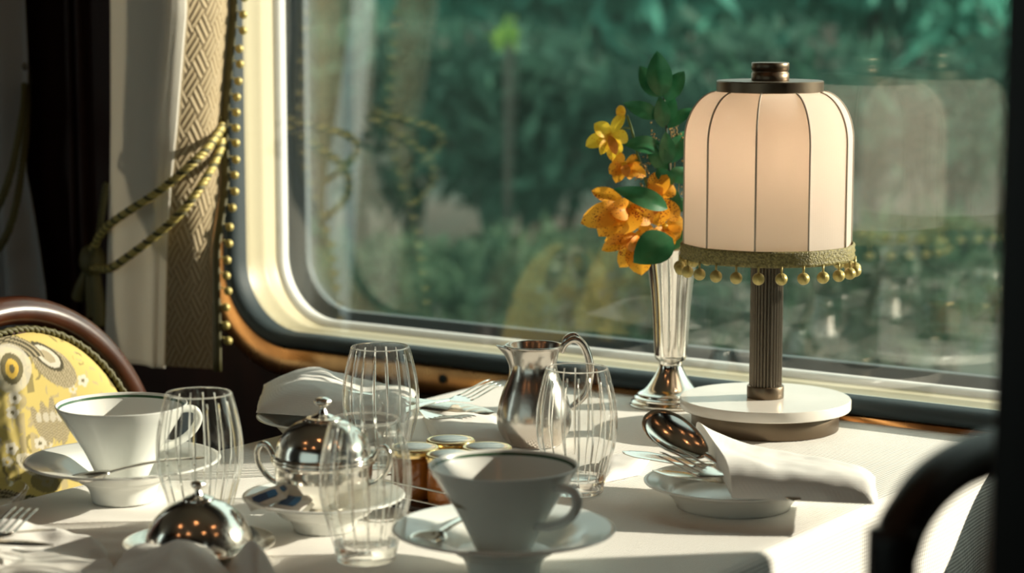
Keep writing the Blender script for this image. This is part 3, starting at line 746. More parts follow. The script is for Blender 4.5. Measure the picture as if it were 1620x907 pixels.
def fork(lab, p0, p1, up, Lf=.17, grp=None, m='silver', hw=.0115):
    s_ = thing('fork', lab, 'fork', (0, 0, 0), 0, grp)
    for k in range(4):
        y = (-1.5 + k) * hw * .56
        pth = [(x, y * (1 if x > .004 else .96), .0040 * math.cos(min(1, x / .05) * PI) * 1.0 + .0005) for x in [i * .046 / 10 for i in range(11)]]
        obj('tine', tube(pth, [.0005] + [.0011] * 10, 8, flat=((0, 0, 1), .7)), M[m], s_)
    def f(u, v):
        x = .043 + .026 * u; w = hw * (1.02 if u < .25 else 1.02 - .76 * ((u - .25) / .75) ** .8); a = 2 * PI * v
        return Vector((x, w * math.cos(a), .0009 * math.sin(a) - .0035 + .0035 * u * u))
    bm = grid(10, 15, f); bm.verts.ensure_lookup_table(); obj('neck', bm, M[m], s_)
    obj('handle', handle_bm(.067, Lf, .0028, .0075), M[m], s_)
    return aim(s_, p0, p1, up)
def knife(lab, p0, p1, up, Lk=.19, grp=None, m='silver'):
    s_ = thing('knife', lab, 'knife', (0, 0, 0), 0, grp)
    def f(u, v):
        x = u * .10; w = .0088 * min(1, math.sqrt(u * 4 + .0005)) * (1 - .1 * u); a = 2 * PI * v
        return Vector((x, w * math.cos(a) + .002 * (1 - u), .0008 * math.sin(a)))
    obj('blade', grid(18, 13, f), M[m], s_)
    obj('handle', handle_bm(.098, Lk, .0042, .0078, .0022), M[m], s_)
    return aim(s_, p0, p1, up)
Z = Vector((0, 0, 1))
gR = 'cutlery tucked in the napkin by the lamp'
spoon('large silver spoon tilted in the napkin in front of the lamp base', atd(1021, 656, 1.935), atd(1150, 742, 1.905), Z * .72 + VN * .70, grp=None, Ls=.140, bl=.066, bw=.0185)
knife('silver knife lying flattest beneath the tilted spoon by the right napkin', atz(982, 716, .774), atz(1190, 748, .783), Z + VN * .3, grp=None, Lk=.16)
fork('silver fork with tines up in the napkin in front of the lamp', atz(1048, 720, .792), atz(1190, 765, .781), Z + VN * .5, Lf=.145, hw=.0105)
knife('silver butter knife lying over the rim of the plate by the lamp', atz(1030, 746, .7765), atz(1200, 768, .779), Z * 1 + VN * .2, Lk=.15)
fork('silver fork pointing up right beside the milk jug on the far plate', atz(785, 611, .786), atz(640, 652, .776), Z + VN * .2, Lf=.15)
fork('second silver fork lower down on the far plate beside the napkin', atz(742, 668, .7735), atz(600, 632, .780), Z, Lf=.15)
knife('silver knife behind the forks on the far plate', atz(782, 651, .764), atz(640, 636, .777), Z + VN * .6)
spoon('silver teaspoon resting on the rim of the left saucer', LC + VN * .066 + RT * -.034 + Vector((0, 0, .0345)), LC + VN * .058 + RT * .09 + Vector((0, 0, .052)), Z, Ls=.115, bl=.036, bw=.0125)
spoon('silver teaspoon lying in the shadowed saucer of the near teacup', NC + VN * .040 + RT * -.064 + Vector((0, 0, .0350)), NC + VN * -.045 + RT * -.018 + Vector((0, 0, .0375)), Z * .9 + VN * .3, Ls=.11, bl=.036, bw=.0125)

# ================================================================== NAPKINS
def napkin(name, lab, quad, zb, th, seed, open_edge=False, wr=.0025, folds=(0, 0), top=None, extra=None, n=44, mouth=False):
    """folded cloth over four corners A,B,C,D (world xy), zb(u,v) base height, th(u,v) thickness"""
    A, B_, C_, D_ = [Vector((q[0], q[1], 0)) for q in quad]
    def P(u, v): return A.lerp(B_, u).lerp(D_.lerp(C_, u), v)
    def prof(u, v):
        e = (1 - abs(2 * u - 1) ** 5) ** .5
        w = 1 - max(0, (2 * v - 1)) ** 5 if open_edge else 1 - abs(2 * v - 1) ** 5
        return e * max(0, w) ** .5
    def topf(u, v):
        p = P(u, v); k = prof(u, v)
        w = noise.noise(Vector((p.x * 22, p.y * 22, seed))) * wr + noise.noise(Vector((p.x * 60, p.y * 60, seed + 5))) * wr * .35
        w += folds[0] * math.sin(folds[1] * u * 2 * PI + 2 * noise.noise(Vector((p.x * 9, p.y * 9, seed))) + v * 2)
        if mouth: w *= min(1, v * 5)
        return Vector((p.x + w * .6, p.y, zb(u, v) + th(u, v) * k + w * min(1, k * 1.6)))
    def botf(u, v):
        p = P(u, v); return Vector((p.x, p.y, zb(u, v) - .0004))
    bm = grid(n, n, topf); grid(n, n, botf, bm)
    bm.verts.ensure_lookup_table(); NN = n * n
    ring = [i * n for i in range(n)] + [(n - 1) * n + j for j in range(1, n)] + [i * n + n - 1 for i in range(n - 2, -1, -1)] + [j for j in range(n - 2, 0, -1)]
    for a, c in zip(ring, ring[1:] + ring[:1]):
        try: bm.faces.new((bm.verts[a], bm.verts[c], bm.verts[NN + c], bm.verts[NN + a]))
        except ValueError: pass
    if extra: extra(bm)
    o = obj(name, bm, M['napkin']); tag(o, lab, 'napkin', 'folded white napkins'); autosmooth(o, 55); return o
a_ = atz(1100, 680, .795); b_ = atz(1158, 786, .7745); c_ = atz(1385, 796, .7745); d__ = atz(1385, 750, .776)
napkin('napkin', 'folded white napkin tucked round cutlery in front of the lamp', [a_, b_, c_, d__],
       lambda u, v: .7735 + .021 * (1 - u) ** .8 * (1 - v) ** 5, lambda u, v: .0155 + .0105 * u ** 2 * (1 - .35 * v), 3, True, .0030, (.0016, 1.4), mouth=True)
napkin('napkin', 'folded white napkin on the plate behind the sugar bowl', [atz(418, 608, .774), atz(405, 652, .774), atz(640, 668, .774), atz(660, 618, .774)],
       lambda u, v: .7735, lambda u, v: (.013 + .013 * math.sin(PI * min(1, v * 1.5))) * (1 - .30 * abs(u - .45)), 9, False, .0040, (.0016, 1.3))
napkin('napkin', 'loose tail of white napkin lying flat in front of the silver jug', [atz(668, 650, .757), atz(690, 700, .752), atz(812, 704, .752), atz(800, 668, .752)],
       lambda u, v: ZT + .0005 , lambda u, v: .010 + .012 * (1 - v) * (1 - u), 21, False, .003, (.0016, 1.5))
napkin('napkin', 'white napkin spread at the left end of the table front under a fork', [atz(-60, 840, .752), atz(-80, 960, .752), atz(190, 930, .752), atz(165, 866, .752)],
       lambda u, v: ZT + .0005, lambda u, v: .012 + .006 * math.sin(u * 5 + v * 3), 33, False, .006, (.0035, 2))
def peaks(u, v): return .012 + .019 * math.exp(-((u - .30) / .30) ** 2 - ((v - .32) / .27) ** 2) + .022 * math.exp(-((u - .3) / .30) ** 2 - ((v - .86) / .10) ** 2) - .010 * math.exp(-((v - .68 - .2 * u) / .06) ** 2) + .005 * math.sin(13 * v + 5 * u)
napkin('napkin', 'crumpled white napkin peaked in front of the silver domed dish', [atz(195, 885, .752), atz(130, 975, .752), atz(470, 975, .752), atz(418, 890, .752)],
       lambda u, v: ZT + .0005, peaks, 47, False, .006, (.0028, 2.2), n=70)
# napkin tail on the table left of the right-hand plate
napkin('napkin', 'flat white napkin fold on the cloth between tumbler and right plate', [atz(948, 728, .752), atz(955, 760, .752), atz(1012, 748, .752), atz(1030, 722, .752)],
       lambda u, v: ZT + .0005, lambda u, v: .010, 55, False, .0015)
fork('silver fork on the left front napkin with tines catching the sun', atz(44, 812, .784), atz(-60, 872, .778), Z, Lf=.15)
knife('dark reflecting knife blade at the left front edge of the table', atz(88, 838, .7735), atz(-90, 850, .7735), Z - VN * .2)
knife('second knife lower on the left front napkin', atz(86, 862, .7745), atz(-90, 852, .776), Z * 1.0)
gl = thing('glass_dish', 'small clear glass dish cut off by the left edge of the table', 'dish', atz(22, 832, TZ) + Vector((-.045, -.012, -.0006)))
obj('dish_glass', lathe(smoothprof([(0, .002), (.022, .001), (.024, 0), (.028, .003), (.046, .016), (.052, .026), (.0525, .0268), (.0515, .0262), (.044, .0175), (.027, .006), (0, .0045)], 5), 72), M['thin'], gl)

# sugar sachets in the dish
def sachet(lab, p, rz, tilt, m):
    s_ = thing('sugar_sachet', lab, 'sachet', p, 0, 'sugar sachets in the white dish'); s_.rotation_euler = (tilt[0], tilt[1], rz)
    def f(u, v):
        x, y = (u - .5) * .036, (v - .5) * .020; return Vector((x, y, .0014 * (1 - (2 * u - 1) ** 4) * (1 - (2 * v - 1) ** 4)))
    bm = grid(13, 9, f); grid(13, 9, lambda u, v: Vector(((u - .5) * .036, (v - .5) * .020, -.0006 * (1 - (2 * u - 1) ** 4))), bm)
    bmesh.ops.remove_doubles(bm, verts=bm.verts, dist=1e-5)
    obj('packet', bm, M['paper'], s_)
    obj('printed_panel', grid(8, 6, lambda u, v: Vector(((u - .5) * .019 - .003, (v - .5) * .010, f(.5 + (u - .5) * .53 - .08, .5 + (v - .5) * .5).z + .0002))), M[m], s_)['label'] = 'dark blue printed panel'
    obj('printed_square', grid(4, 4, lambda u, v: Vector((.004 + (u - .5) * .008, (v - .5) * .008, f(.5 + (.004 + (u - .5) * .008) / .036, .5).z + .0004))), M['bluepaper' if m == 'navypaper' else 'navypaper'], s_)['label'] = 'bright blue printed square'
def dishp(px, py, z): return atz(px, py, z)
sachet('blue and white sugar sachet at the left rim of the sugar dish', dishp(424, 786, .7805), .9, (.42, -.30), 'navypaper')
sachet('sugar sachet with navy panel leaning in the middle of the dish front', dishp(462, 797, .7775), -.15, (.45, -.05), 'navypaper')
sachet('sugar sachet stood against the silver sugar bowl', dishp(488, 790, .7805), 1.15, (.2, -.75), 'bluepaper')

# ================================================================== YELLOW CHAIR (opposite seat)
CHX, CHY = -.30, -.485
ch = thing('dining_chair', 'round-backed wooden chair upholstered in yellow floral damask behind the table', 'chair', (CHX, CHY, 0))
def arch(a, h, top, z0, n=40):
    pts = [(-a, z0)]
    for k in range(n + 1):
        t_ = PI - k / n * PI; pts.append((a * math.cos(t_), top - h + h * math.sin(t_)))
    pts.append((a, z0)); return pts
def lean(z): return -.10 * (z - .875)        # the back leans: lower down it comes forward
ao, ai = arch(.212, .225, .876, .42), arch(.183, .200, .846, .42)
bm = bmesh.new()
sect = []
for (yo, zo), (yi, zi) in zip(ao, ai):
    s_ = []
    for k in range(12):
        t_ = 2 * PI * k / 12; f_ = .5 + .5 * math.cos(t_); y = yi + (yo - yi) * f_; z = zi + (zo - zi) * f_
        s_.append(bm.verts.new((lean(z) + .017 * math.sin(t_) * 1.0, y, z)))
    sect.append(s_)
for a, c in zip(sect, sect[1:]):
    for k in range(12): bm.faces.new((a[k], a[(k + 1) % 12], c[(k + 1) % 12], c[k]))
bm.faces.new(sect[0]); bm.faces.new(sect[-1][::-1])
obj('back_frame', bm, M['frame'], ch)
# upholstered back with its woven pattern
NY, NZ = 260, 260
yy = np.linspace(-1, 1, NY); zz = np.linspace(.46, .838, NZ)
def halfw(z):
    t_ = np.clip((z - .646) / .194, 0, .9999); return .177 * np.sqrt(1 - np.where(z > .646, t_, 0) ** 2)
HW = halfw(zz)[:, None]; U = yy[None, :]
Yg = U * HW; Zg = np.repeat(zz[:, None], NY, 1)
edge_d = (1 - np.abs(U) ** 4) * np.clip((.8395 - Zg) / .03, 0, 1) ** .5
Xg = -.10 * (Zg - .875) + .006 + .022 * np.clip(edge_d, 0, 1) ** .6
# pattern in picture-like units: px to the right, py downwards
PXg = (Yg + CHY + .487) / .00088 + 39; PYg = 620 - (Zg - .777 + .0001 * PXg) / .00067
rng = np.random.default_rng(3)
def ell(cx, cy, rx, ry, rot=0):
    c, s_ = math.cos(rot), math.sin(rot); dx, dy = PXg - cx, PYg - cy
    return np.sqrt(((dx * c + dy * s_) / rx) ** 2 + ((-dx * s_ + dy * c) / ry) ** 2)
colr = np.zeros((NZ, NY, 3)); colr[:] = (.50, .395, .13)
def paint(mask, c, k=1.0): colr[mask] = colr[mask] * (1 - k) + np.array(c) * k
GR, BE, WH, DK, GO = (.13, .11, .055), (.34, .285, .18), (.52, .48, .39), (.06, .052, .028), (.55, .36, .06)
for k in range(260):       # scrolls and small blossoms
    cx, cy = rng.uniform(-360, 260), rng.uniform(500, 1000); r = rng.uniform(5, 19)
    e = ell(cx, cy, r, r * rng.uniform(.6, 1.4), rng.uniform(0, 3)); paint((e < 1) & (e > (.72 if k % 3 else 0)) & (np.sin(PXg * .35 + k) > -.3), BE if k % 4 else GR, .7)
for k in range(120):
    cx, cy = rng.uniform(-360, 260), rng.uniform(500, 1000); r = rng.uniform(2.5, 7)
    for a in range(5): paint(ell(cx + r * math.cos(a * 1.257), cy + r * math.sin(a * 1.257), r * .62, r * .62) < 1, WH if k % 3 else BE, .85)
    paint(ell(cx, cy, r * .4, r * .4) < 1, GO)
def motif(ox, oy, s_=1.0):
    P = lambda x, y: (ox + x * s_, oy + y * s_)
    hat = ((np.sin((PXg + PYg * .6) * 1.4) + np.sin((PXg - PYg * .6) * 1.4)) > .3)
    e = ell(*P(85, 572), 42 * s_, 24 * s_, .75); paint(e < 1, BE); paint((e < 1) & hat, GR, .75)
    e = ell(*P(76, 556), 30 * s_, 15 * s_, .75); paint(e < 1, DK); paint(e < .78, WH); paint((e < .45), BE)
    e = ell(*P(14, 566), 58 * s_, 46 * s_, 0); band = (e < 1) & (e > .55) & (PYg < oy + 556 * s_); paint(band, DK); paint(band & (np.sin(e * 48) > .25), BE, .9)
    e = ell(*P(18, 573), 30 * s_, 38 * s_, .2); paint(e < 1, WH, .75); e = ell(*P(18, 573), 17 * s_, 24 * s_, .1); paint(e < 1, GR); e = ell(*P(18, 573), 10 * s_, 15 * s_, .1); paint(e < 1, GO); paint((ell(*P(18, 573), 4 * s_, 7 * s_) < 1), GR)
    for k in range(5):
        e = ell(*P(52 + k * 11, 652 + 6 * abs(k - 2)), 6.5 * s_, 34 * s_, (k - 2) * .16); st_ = np.sin(PYg * 1.5 + PXg) > -.1; paint(e < 1, BE, .9); paint((e < 1) & st_, GR, .55); paint(ell(*P(52 + k * 11, 650), 5 * s_, 8 * s_) < 1, WH, .7)
    e = ell(*P(40, 726), 34 * s_, 15 * s_, .6); paint(e < 1, WH, .8); paint((e < .8) & hat, GR, .7)
    e = ell(*P(52, 752), 24 * s_, 15 * s_, .3); paint(e < 1, GR, .8)
    for dx, dy in ((5, 695), (12, 640), (50, 690), (130, 596), (18, 618), (120, 640)):
        for a in range(5): paint(ell(*P(dx + 6 * math.cos(a * 1.257), dy + 6 * math.sin(a * 1.257)), 4.4 * s_, 4.4 * s_) < 1, WH)
        paint(ell(*P(dx, dy), 3 * s_, 3 * s_) < 1, GR)
motif(0, 0); motif(-175, 60); motif(-40, 235); motif(-250, -40)
verts = np.stack([Xg, Yg, Zg], -1).reshape(-1, 3); faces = []
for i in range(NZ - 1):
    for j in range(NY - 1): a = i * NY + j; faces.append((a, a + 1, a + NY + 1, a + NY))
ub = obj('back_cushion', ([tuple(v) for v in verts], [], faces), M['upholstery'], ch)
at_ = ub.data.attributes.new('pat', 'FLOAT_COLOR', 'POINT'); at_.data.foreach_set('color', np.concatenate([colr.reshape(-1, 3), np.ones((NZ * NY, 1))], 1).astype(np.float32).ravel())
pth = [(lean(z) + .013, y, z) for y, z in arch(.180, .197, .8425, .45)]
obj('piping', rope(spline(pth, 3), .0042, 420, 2, 6), M['cord_dk'], ch)
obj('seat', box(.015, .44, -.21, .21, .40, .47, bevel=.02), mat('seat_cloth', (.74, .57, .14), .8, col2=(.45, .38, .2), nscale=40), ch)
for sx in (.03, .42):
    for sy in (-.19, .19): obj('leg', tube([(sx, sy, .41), (sx, sy, .2), (sx + (.02 if sx > .1 else -.03), sy, 0)], [.02, .017, .012], 10), M['frame'], ch)
obj('back_panel', grid(20, 20, lambda u, v: Vector((lean(.46 + .378 * v) - .004, (2 * u - 1) * float(halfw(np.array(.46 + .378 * v))), .46 + .378 * v))), M['frame'], ch)

# ================================================================== NEAR CHAIR (black) AND POST
AX = .985
cpts = [atx(1410, 907, AX), atx(1416, 870, AX), atx(1434, 822, AX), atx(1474, 768, AX), atx(1526, 732, AX), atx(1590, 712, AX), atx(1680, 703, AX)]
yc = cpts[-1].y
half = [(p.y - yc, p.z) for p in cpts]
b0 = half[0]
full = [(b0[0] + .004, .47), (b0[0] + .002, .66)] + half + [(-y, z) for y, z in half[:-1]][::-1] + [(-b0[0] - .002, .66), (-b0[0] - .004, .47)]
nch = thing('dining_chair', 'black curved chair back out of focus in the right foreground', 'chair', (AX, yc, 0))
obj('back_hoop', tube(spline([(0, y, z) for y, z in full], 6), .0125, 16), M['blackwood'], nch)
obj('seat', box(-.375, .01, -.20, .20, .42, .475, bevel=.02), M['blackwood'], nch)
for sx in (-.35, -.01):
    for sy in (-.17, .17): obj('leg', tube([(sx, sy, .43), (sx, sy, 0)], [.018, .012], 10), M['blackwood'], nch)
p = atd(1582, 453, 1.04)
post = box(0, .10, -.012, .02, 0, RZ1 - .001, bevel=.003)
po = obj('wood_post', post, M['blackwood']); po.location = (p.x, p.y, 0); po.rotation_euler = (0, 0, math.atan2(RT.y, RT.x) - .32)
tag(po, 'black wooden partition post filling the right edge of the view', 'post')

# ================================================================== CURTAINS
# cross-sections: left edge, fold, braid seam, right edge, at several heights
KEY = [  # z, [(x,y) left, mid-left, before seam, seam, mid brocade, right]
    (1.70, (-.52, -.095), (-.45, -.118), (-.378, -.135), (-.358, -.122), (-.352, -.080), (-.372, -.035)),
    (1.165, (-.514, -.100), (-.452, -.122), (-.388, -.137), (-.370, -.122), (-.362, -.082), (-.379, -.038)),
    (1.03, (-.518, -.100), (-.462, -.122), (-.412, -.132), (-.392, -.118), (-.378, -.082), (-.395, -.040)),
    (.955, (-.522, -.100), (-.470, -.118), (-.425, -.124), (-.406, -.116), (-.386, -.085), (-.388, -.048)),
    (.88, (-.532, -.096), (-.482, -.112), (-.440, -.112), (-.420, -.110), (-.392, -.098), (-.378, -.078)),
    (.735, (-.548, -.090), (-.495, -.104), (-.452, -.108), (-.430, -.108), (-.398, -.100), (-.366, -.092))]
KEY = KEY[::-1]
def ksec(z):
    zs_ = [k[0] for k in KEY]
    return [(np.interp(z, zs_, [k[i][0] for k in KEY]), np.interp(z, zs_, [k[i][1] for k in KEY])) for i in range(1, 7)]
def csec(z, n=10):
    return smoothprof(ksec(z), n)
ZC = list(np.linspace(.735, 1.70, 130))
secs = [csec(z) for z in ZC]; seam = 30
cur = thing('curtain', 'cream curtain with patterned border and bobble fringe left of the window', 'curtain', (-.44, -.09, .735))
def wob(i, z): return .0035 * math.sin(i * .42 + z * 2) * min(1, max(0, i / 10)) if i < 24 else 0
def strip(i0, i1, sub=1):
    return grid(len(ZC), i1 - i0 + 1, lambda u, v: Vector((secs[int(round(u * (len(ZC) - 1)))][i0 + int(round(v * (i1 - i0)))][0], secs[int(round(u * (len(ZC) - 1)))][i0 + int(round(v * (i1 - i0)))][1] + wob(i0 + int(round(v * (i1 - i0))), ZC[int(round(u * (len(ZC) - 1)))]), ZC[int(round(u * (len(ZC) - 1)))])))
solid(local(obj('curtain_panel', strip(0, seam), M['curtain']), cur), .002, 0)
# patterned border, finely meshed so that its lattice can be woven in
nz, nw = 620, 60
zz = np.linspace(.738, 1.70, nz); vb = []; pc = []; hg = []
for z in zz:
    s_ = secs[min(len(ZC) - 1, int((z - .735) / .965 * (len(ZC) - 1)))]
    s0 = csec(z)
    for j in range(nw):
        f_ = seam + j / (nw - 1) * (50 - seam); k = min(int(f_), 49); fr = f_ - k
        x = s0[k][0] * (1 - fr) + s0[k + 1][0] * fr; y = s0[k][1] * (1 - fr) + s0[k + 1][1] * fr
        w = j / (nw - 1); vb.append((x, y, z))
        # strands woven over and under one another on the diagonal
        xw = w * .098; c_ = .030
        ua, va = (xw + z * .72) / c_, (xw - z * .72) / c_
        ck = (math.floor(ua) + math.floor(va)) % 2
        l_ = .5 + .5 * math.cos(2 * PI * 3 * (ua if ck else va) + PI); l_ = l_ ** 1.3
        border = w < .04 or w > .96
        h = .9 if border else l_
        hg.append(h)
        c0, c1 = np.array((.27, .20, .11)), np.array((.52, .42, .27)); cc = c0 * (1 - h) + c1 * h; pc.append((*cc, 1))
fb = []
for i in range(nz - 1):
    for j in range(nw - 1): a = i * nw + j; fb.append((a, a + 1, a + nw + 1, a + nw))
br = local(obj('brocade_border', (vb, [], fb), M['brocade']), cur)
a1 = br.data.attributes.new('pat', 'FLOAT_COLOR', 'POINT'); a1.data.foreach_set('color', np.array(pc, dtype=np.float32).ravel())
a2 = br.data.attributes.new('hgt', 'FLOAT', 'POINT'); a2.data.foreach_set('value', np.array(hg, dtype=np.float32))
br['label'] = 'gold brown border woven with a zigzag lattice'
edge_pts = [Vector((s_[-1][0] + .004, s_[-1][1] + .004, z)) for s_, z in zip(secs, ZC)]
local(obj('fringe_braid', tube(edge_pts[::2], .0065, 8, flat=((0, 1, 0), .5)), M['cord_dk']), cur)
b_ = None
zb_ = list(np.arange(.772, 1.20, .0195))
for z in zb_:
    s_ = csec(z)[-1]; off = .0155 + random.uniform(-.0015, .0015)
    c = Vector((s_[0] + off, s_[1] + .010 + random.uniform(-.002, .002), z + random.uniform(-.002, .002)))
    if b_ is None:
        bb = ball((0, 0, 0), .0052, u=14, v=10); tube([(-.012, -.004, .005), (-.004, -.001, .003)], .0009, 6, bb)
        b_ = obj('bobble', bb, M['bobble']); b_.parent = cur; b_.matrix_parent_inverse = Matrix.Translation(-cur.location); b_.location = c
    else:
        o = b_.copy(); COL.objects.link(o); o.location = c
# tie-back
tb = thing('curtain_tieback', 'twisted gold cord tieback looped round the cream curtain', 'tieback', aty(168, 400, -.1))
r1 = spline([aty(350, 190, -.028), aty(349, 205, -.050), aty(330, 232, -.100), aty(300, 262, -.128), aty(255, 300, -.138), aty(210, 330, -.138), aty(178, 352, -.125), aty(160, 370, -.10), aty(148, 392, -.07), aty(140, 410, -.04), aty(136, 420, .002)], 14)
local(obj('cord', rope(r1, .0052, 330, 3, 8), [M['cord'], M['cord_dk']]), tb)
r2 = spline([aty(352, 200, -.022), aty(348, 238, -.056), aty(322, 288, -.102), aty(285, 338, -.128), aty(240, 378, -.136), aty(200, 408, -.134), aty(176, 424, -.124), aty(160, 425, -.10), aty(146, 424, -.06), aty(136, 422, .002)], 14)
local(obj('cord', rope(r2, .0052, 330, 3, 8), [M['cord'], M['cord_dk']]), tb)
r3 = spline([aty(168, 290, -.085), aty(162, 330, -.085), aty(156, 372, -.08), aty(146, 405, -.07)], 12)
local(obj('cord', rope(r3, .0045, 330, 3, 8), [M['cord_dk'], M['cord_dk']]), tb)
local(obj('knot', ball(aty(146, 412, -.055), .017, u=18, v=12, sc=(1, 1, 1.25)), M['cord_dk']), tb)
for k, (x0, x1, y1) in enumerate(((140, 126, 470), (146, 150, 500), (150, 160, 515))):
    q = spline([aty(x0, 425, -.05), aty((x0 + x1) / 2 - 3, 450, -.055), aty(x1, y1, -.05)], 8)
    bm = tube(q, [.005 + .006 * i / len(q) for i in range(len(q))], 18)
    local(obj('tassel', bm, M['cord_dk']), tb)
# darker curtain at the far left
c2 = thing('curtain', 'dim grey curtain gathered by a cord at the far left edge', 'curtain', (-.80, -.06, .55))
def c2f(u, v):
    z = .62 + v * 1.1; pin = math.exp(-((z - .96) / .16) ** 2)
    wl_, wr_ = -1.05, np.interp(z, [.62, .80, .96, 1.10, 1.7], [-.675, -.700, -.745, -.728, -.712])
    x = wl_ + (wr_ - wl_) * u; return Vector((x, -.06 + .018 * math.sin(u * 34 + .8 * math.sin(z * 4)) * (1 - .4 * pin) + .02 * pin, z))
solid(local(obj('curtain_panel', grid(110, 60, c2f), mat('grey_curtain', (.30, .30, .30), .8)), c2), .002, 0)
t2 = thing('curtain_tieback', 'dark olive cord tieback on the dim curtain at the far left', 'tieback', aty(10, 290, -.1))
local(obj('cord', rope(spline([aty(-40, 380, -.11), aty(-5, 330, -.11), aty(18, 270, -.10), aty(34, 190, -.07), aty(40, 130, -.03), aty(41, 112, .006)], 12), .0055, 330, 3, 8), [M['cord_dk'], M['cord_dk']]), t2)
local(obj('cord', rope(spline([aty(-40, 420, -.11), aty(0, 390, -.11), aty(24, 330, -.10), aty(38, 240, -.07), aty(44, 160, -.03), aty(43, 114, .006)], 12), .0055, 330, 3, 8), [M['cord_dk'], M['cord_dk']]), t2)
hk = obj('hook', tube(spline([aty(41, 118, .010), aty(38, 112, -.02), aty(40, 104, -.035), aty(43, 108, -.03)], 6), .006, 10), M['bronze_dk']); local(hk, t2)

# ================================================================== OUTSIDE
def bank(u, v):
    x = -26 + 44 * u; y = 2.2 + 30 * v
    z = -1.6 + .9 * max(0, (y - 5) / 9) ** 1.3 + 3.2 * max(0, (y - 15) / 12) + .18 * noise.noise(Vector((x * .5, y * .5, 2)))
    return Vector((x, y, z))
g_ = obj('ground', grid(90, 60, bank), M['soil']); struct(g_)
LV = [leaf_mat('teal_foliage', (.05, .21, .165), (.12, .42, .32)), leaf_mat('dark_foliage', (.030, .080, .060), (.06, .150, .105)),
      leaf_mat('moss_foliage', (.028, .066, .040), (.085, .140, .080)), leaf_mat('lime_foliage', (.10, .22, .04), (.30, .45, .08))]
def shrub(name, lab, cat, px, D_, zc, rx, rz, n, lf, m, seed, grp):
    rs = np.random.default_rng(seed); c = atd(px, 300, D_); z0 = bank((c.x + 26) / 44, (c.y - 2.2) / 30).z
    root = thing(name, lab, cat, (c.x, c.y, z0), 0, grp)
    bm_v, bm_f = [], []
    clumps = [(rs.normal(0, .45, 3)) for _ in range(16)]
    for k in range(n):
        q = clumps[k % 16] + rs.normal(0, .24, 3); q = q * min(1, 1.0 / max(1e-6, float(np.linalg.norm(q)))) ** .8
        p = Vector((q[0] * rx, q[1] * rx, zc - z0 + q[2] * rz))
        if p.z < .05: p.z = .05 + abs(p.z) * .2
        a = Vector(rs.normal(0, 1, 3)); a.z -= .4; a.normalize(); w = a.cross(Vector(rs.normal(0, 1, 3))).normalized(); nn = a.cross(w)
        s_ = lf * rs.uniform(.6, 1.3); i0 = len(bm_v)
        bm_v += [p, p + a * s_ * .35 + w * s_ * .2 + nn * s_ * .06, p + a * s_ * .45 - nn * .02 * s_, p + a * s_ * .35 - w * s_ * .2 + nn * s_ * .06, p + a * s_ - nn * s_ * .12]
        bm_f += [(i0, i0 + 1, i0 + 2), (i0, i0 + 2, i0 + 3), (i0 + 1, i0 + 4, i0 + 2), (i0 + 2, i0 + 4, i0 + 3)]
    f_ = obj('foliage', ([tuple(v) for v in bm_v], [], bm_f), LV[m], root)
    tk = bmesh.new(); thin = .25 if rx < .2 else 1
    hz = zc - z0
    tube([(0, 0, -.1), (.05 * rx, 0, hz * .5), (0, .05, hz)], [(.07 * rx + .02) * thin, (.05 * rx + .015) * thin, .02 * thin], 8, tk)
    for j in range(5):
        d = clumps[j]; tube([(0, 0, hz * .4), (d[0] * rx * .5, d[1] * rx * .5, hz * .8), (d[0] * rx, d[1] * rx, hz + d[2] * rz)], [.03 * thin, .02 * thin, .008 * thin], 6, tk)
    obj('trunk', tk, M['bark'], root)
sd_ = 0
TL = ['teal green tree at the upper left of the window view', 'teal tree farther back, second from the left at the top of the window', 'teal tree right behind the bright lime leaves', 'teal tree above and left of the orchids', 'teal tree behind the lamp finial', 'teal tree just right of the lamp shade top', 'teal tree at the right edge of the window view']
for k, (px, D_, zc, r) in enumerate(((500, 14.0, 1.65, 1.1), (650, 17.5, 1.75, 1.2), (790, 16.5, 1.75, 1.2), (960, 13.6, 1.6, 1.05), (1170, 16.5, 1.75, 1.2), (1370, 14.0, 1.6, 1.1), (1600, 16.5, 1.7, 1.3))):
    sd_ += 1; shrub('tree', TL[k], 'tree', px, D_, zc, r, .75, 1500, .34, 0, sd_, 'teal trees along the top of the window view')
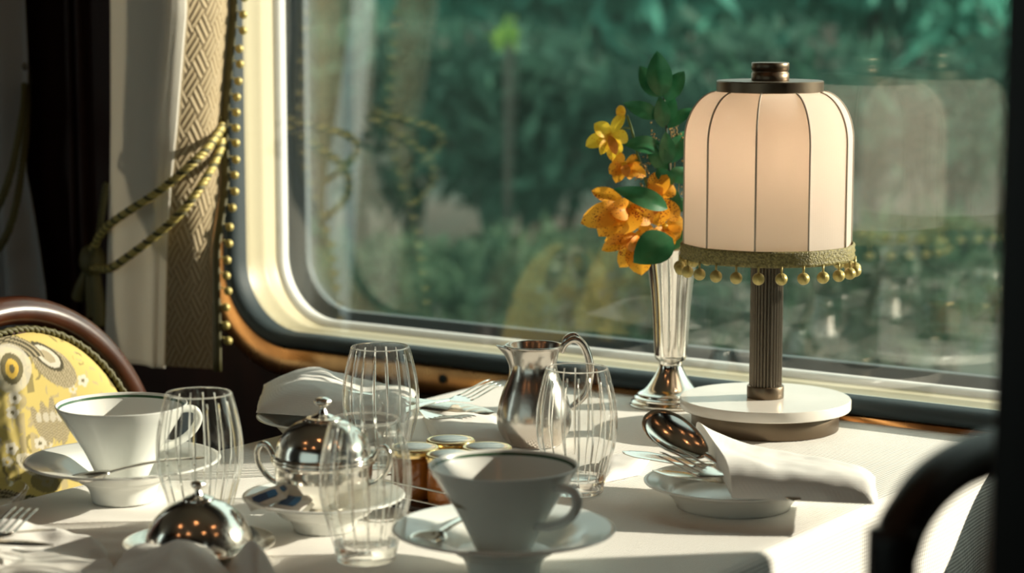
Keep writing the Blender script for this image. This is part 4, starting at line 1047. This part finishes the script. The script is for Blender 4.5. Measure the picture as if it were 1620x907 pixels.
ML = ['dark bush in the shade left in the window view', 'dark bush in the shade behind the flowers', 'dark bush in the shade behind the lamp column', 'dark bush in the shade at the far right outside']
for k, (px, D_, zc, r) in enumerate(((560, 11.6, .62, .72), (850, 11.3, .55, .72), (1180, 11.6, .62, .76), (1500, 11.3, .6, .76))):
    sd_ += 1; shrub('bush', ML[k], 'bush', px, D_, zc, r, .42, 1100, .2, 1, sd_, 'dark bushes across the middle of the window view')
FL = ['mossy green shrub at the lower left of the window view', 'mossy shrub above the far tumbler outside', 'mossy shrub outside above the milk jug', 'mossy shrub outside behind the vase', 'mossy shrub outside right of the lamp column']
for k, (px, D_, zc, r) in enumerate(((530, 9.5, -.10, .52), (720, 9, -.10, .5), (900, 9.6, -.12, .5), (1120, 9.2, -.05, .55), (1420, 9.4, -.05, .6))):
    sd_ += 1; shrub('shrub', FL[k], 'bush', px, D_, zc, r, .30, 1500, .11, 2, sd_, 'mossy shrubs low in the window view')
shrub('sapling', 'bright lime green leaves catching sun near the top of the window', 'plant', 798, 10.4, .99, .075, .085, 15, .13, 3, 90, None)

# ================================================================== LIGHT
AZ, EL = math.radians(44), math.radians(19.1)
sd = bpy.data.lights.new('sun', 'SUN'); sd.energy = 11.0; sd.color = (1, .88, .73); sd.angle = math.radians(.6)
so = bpy.data.objects.new('sun', sd); COL.objects.link(so)
dirv = Vector((math.cos(AZ) * math.cos(EL), math.sin(AZ) * math.cos(EL), math.sin(EL)))
so.rotation_euler = dirv.to_track_quat('Z', 'Y').to_euler(); so.location = (4, 3, 3)
wd = bpy.data.worlds.new('world'); S.world = wd; wd.use_nodes = True
bg = wd.node_tree.nodes['Background']; bg.inputs[0].default_value = (.56, .67, .62, 1); bg.inputs[1].default_value = 2.3

S.view_settings.view_transform = 'Standard'; S.view_settings.look = 'None'; S.view_settings.gamma = 1
S.view_settings.use_curve_mapping = False; S.view_settings.exposure = 0.0
S.cycles.max_bounces = 14; S.cycles.transparent_max_bounces = 24; S.cycles.transmission_bounces = 12; S.cycles.sample_clamp_indirect = 6
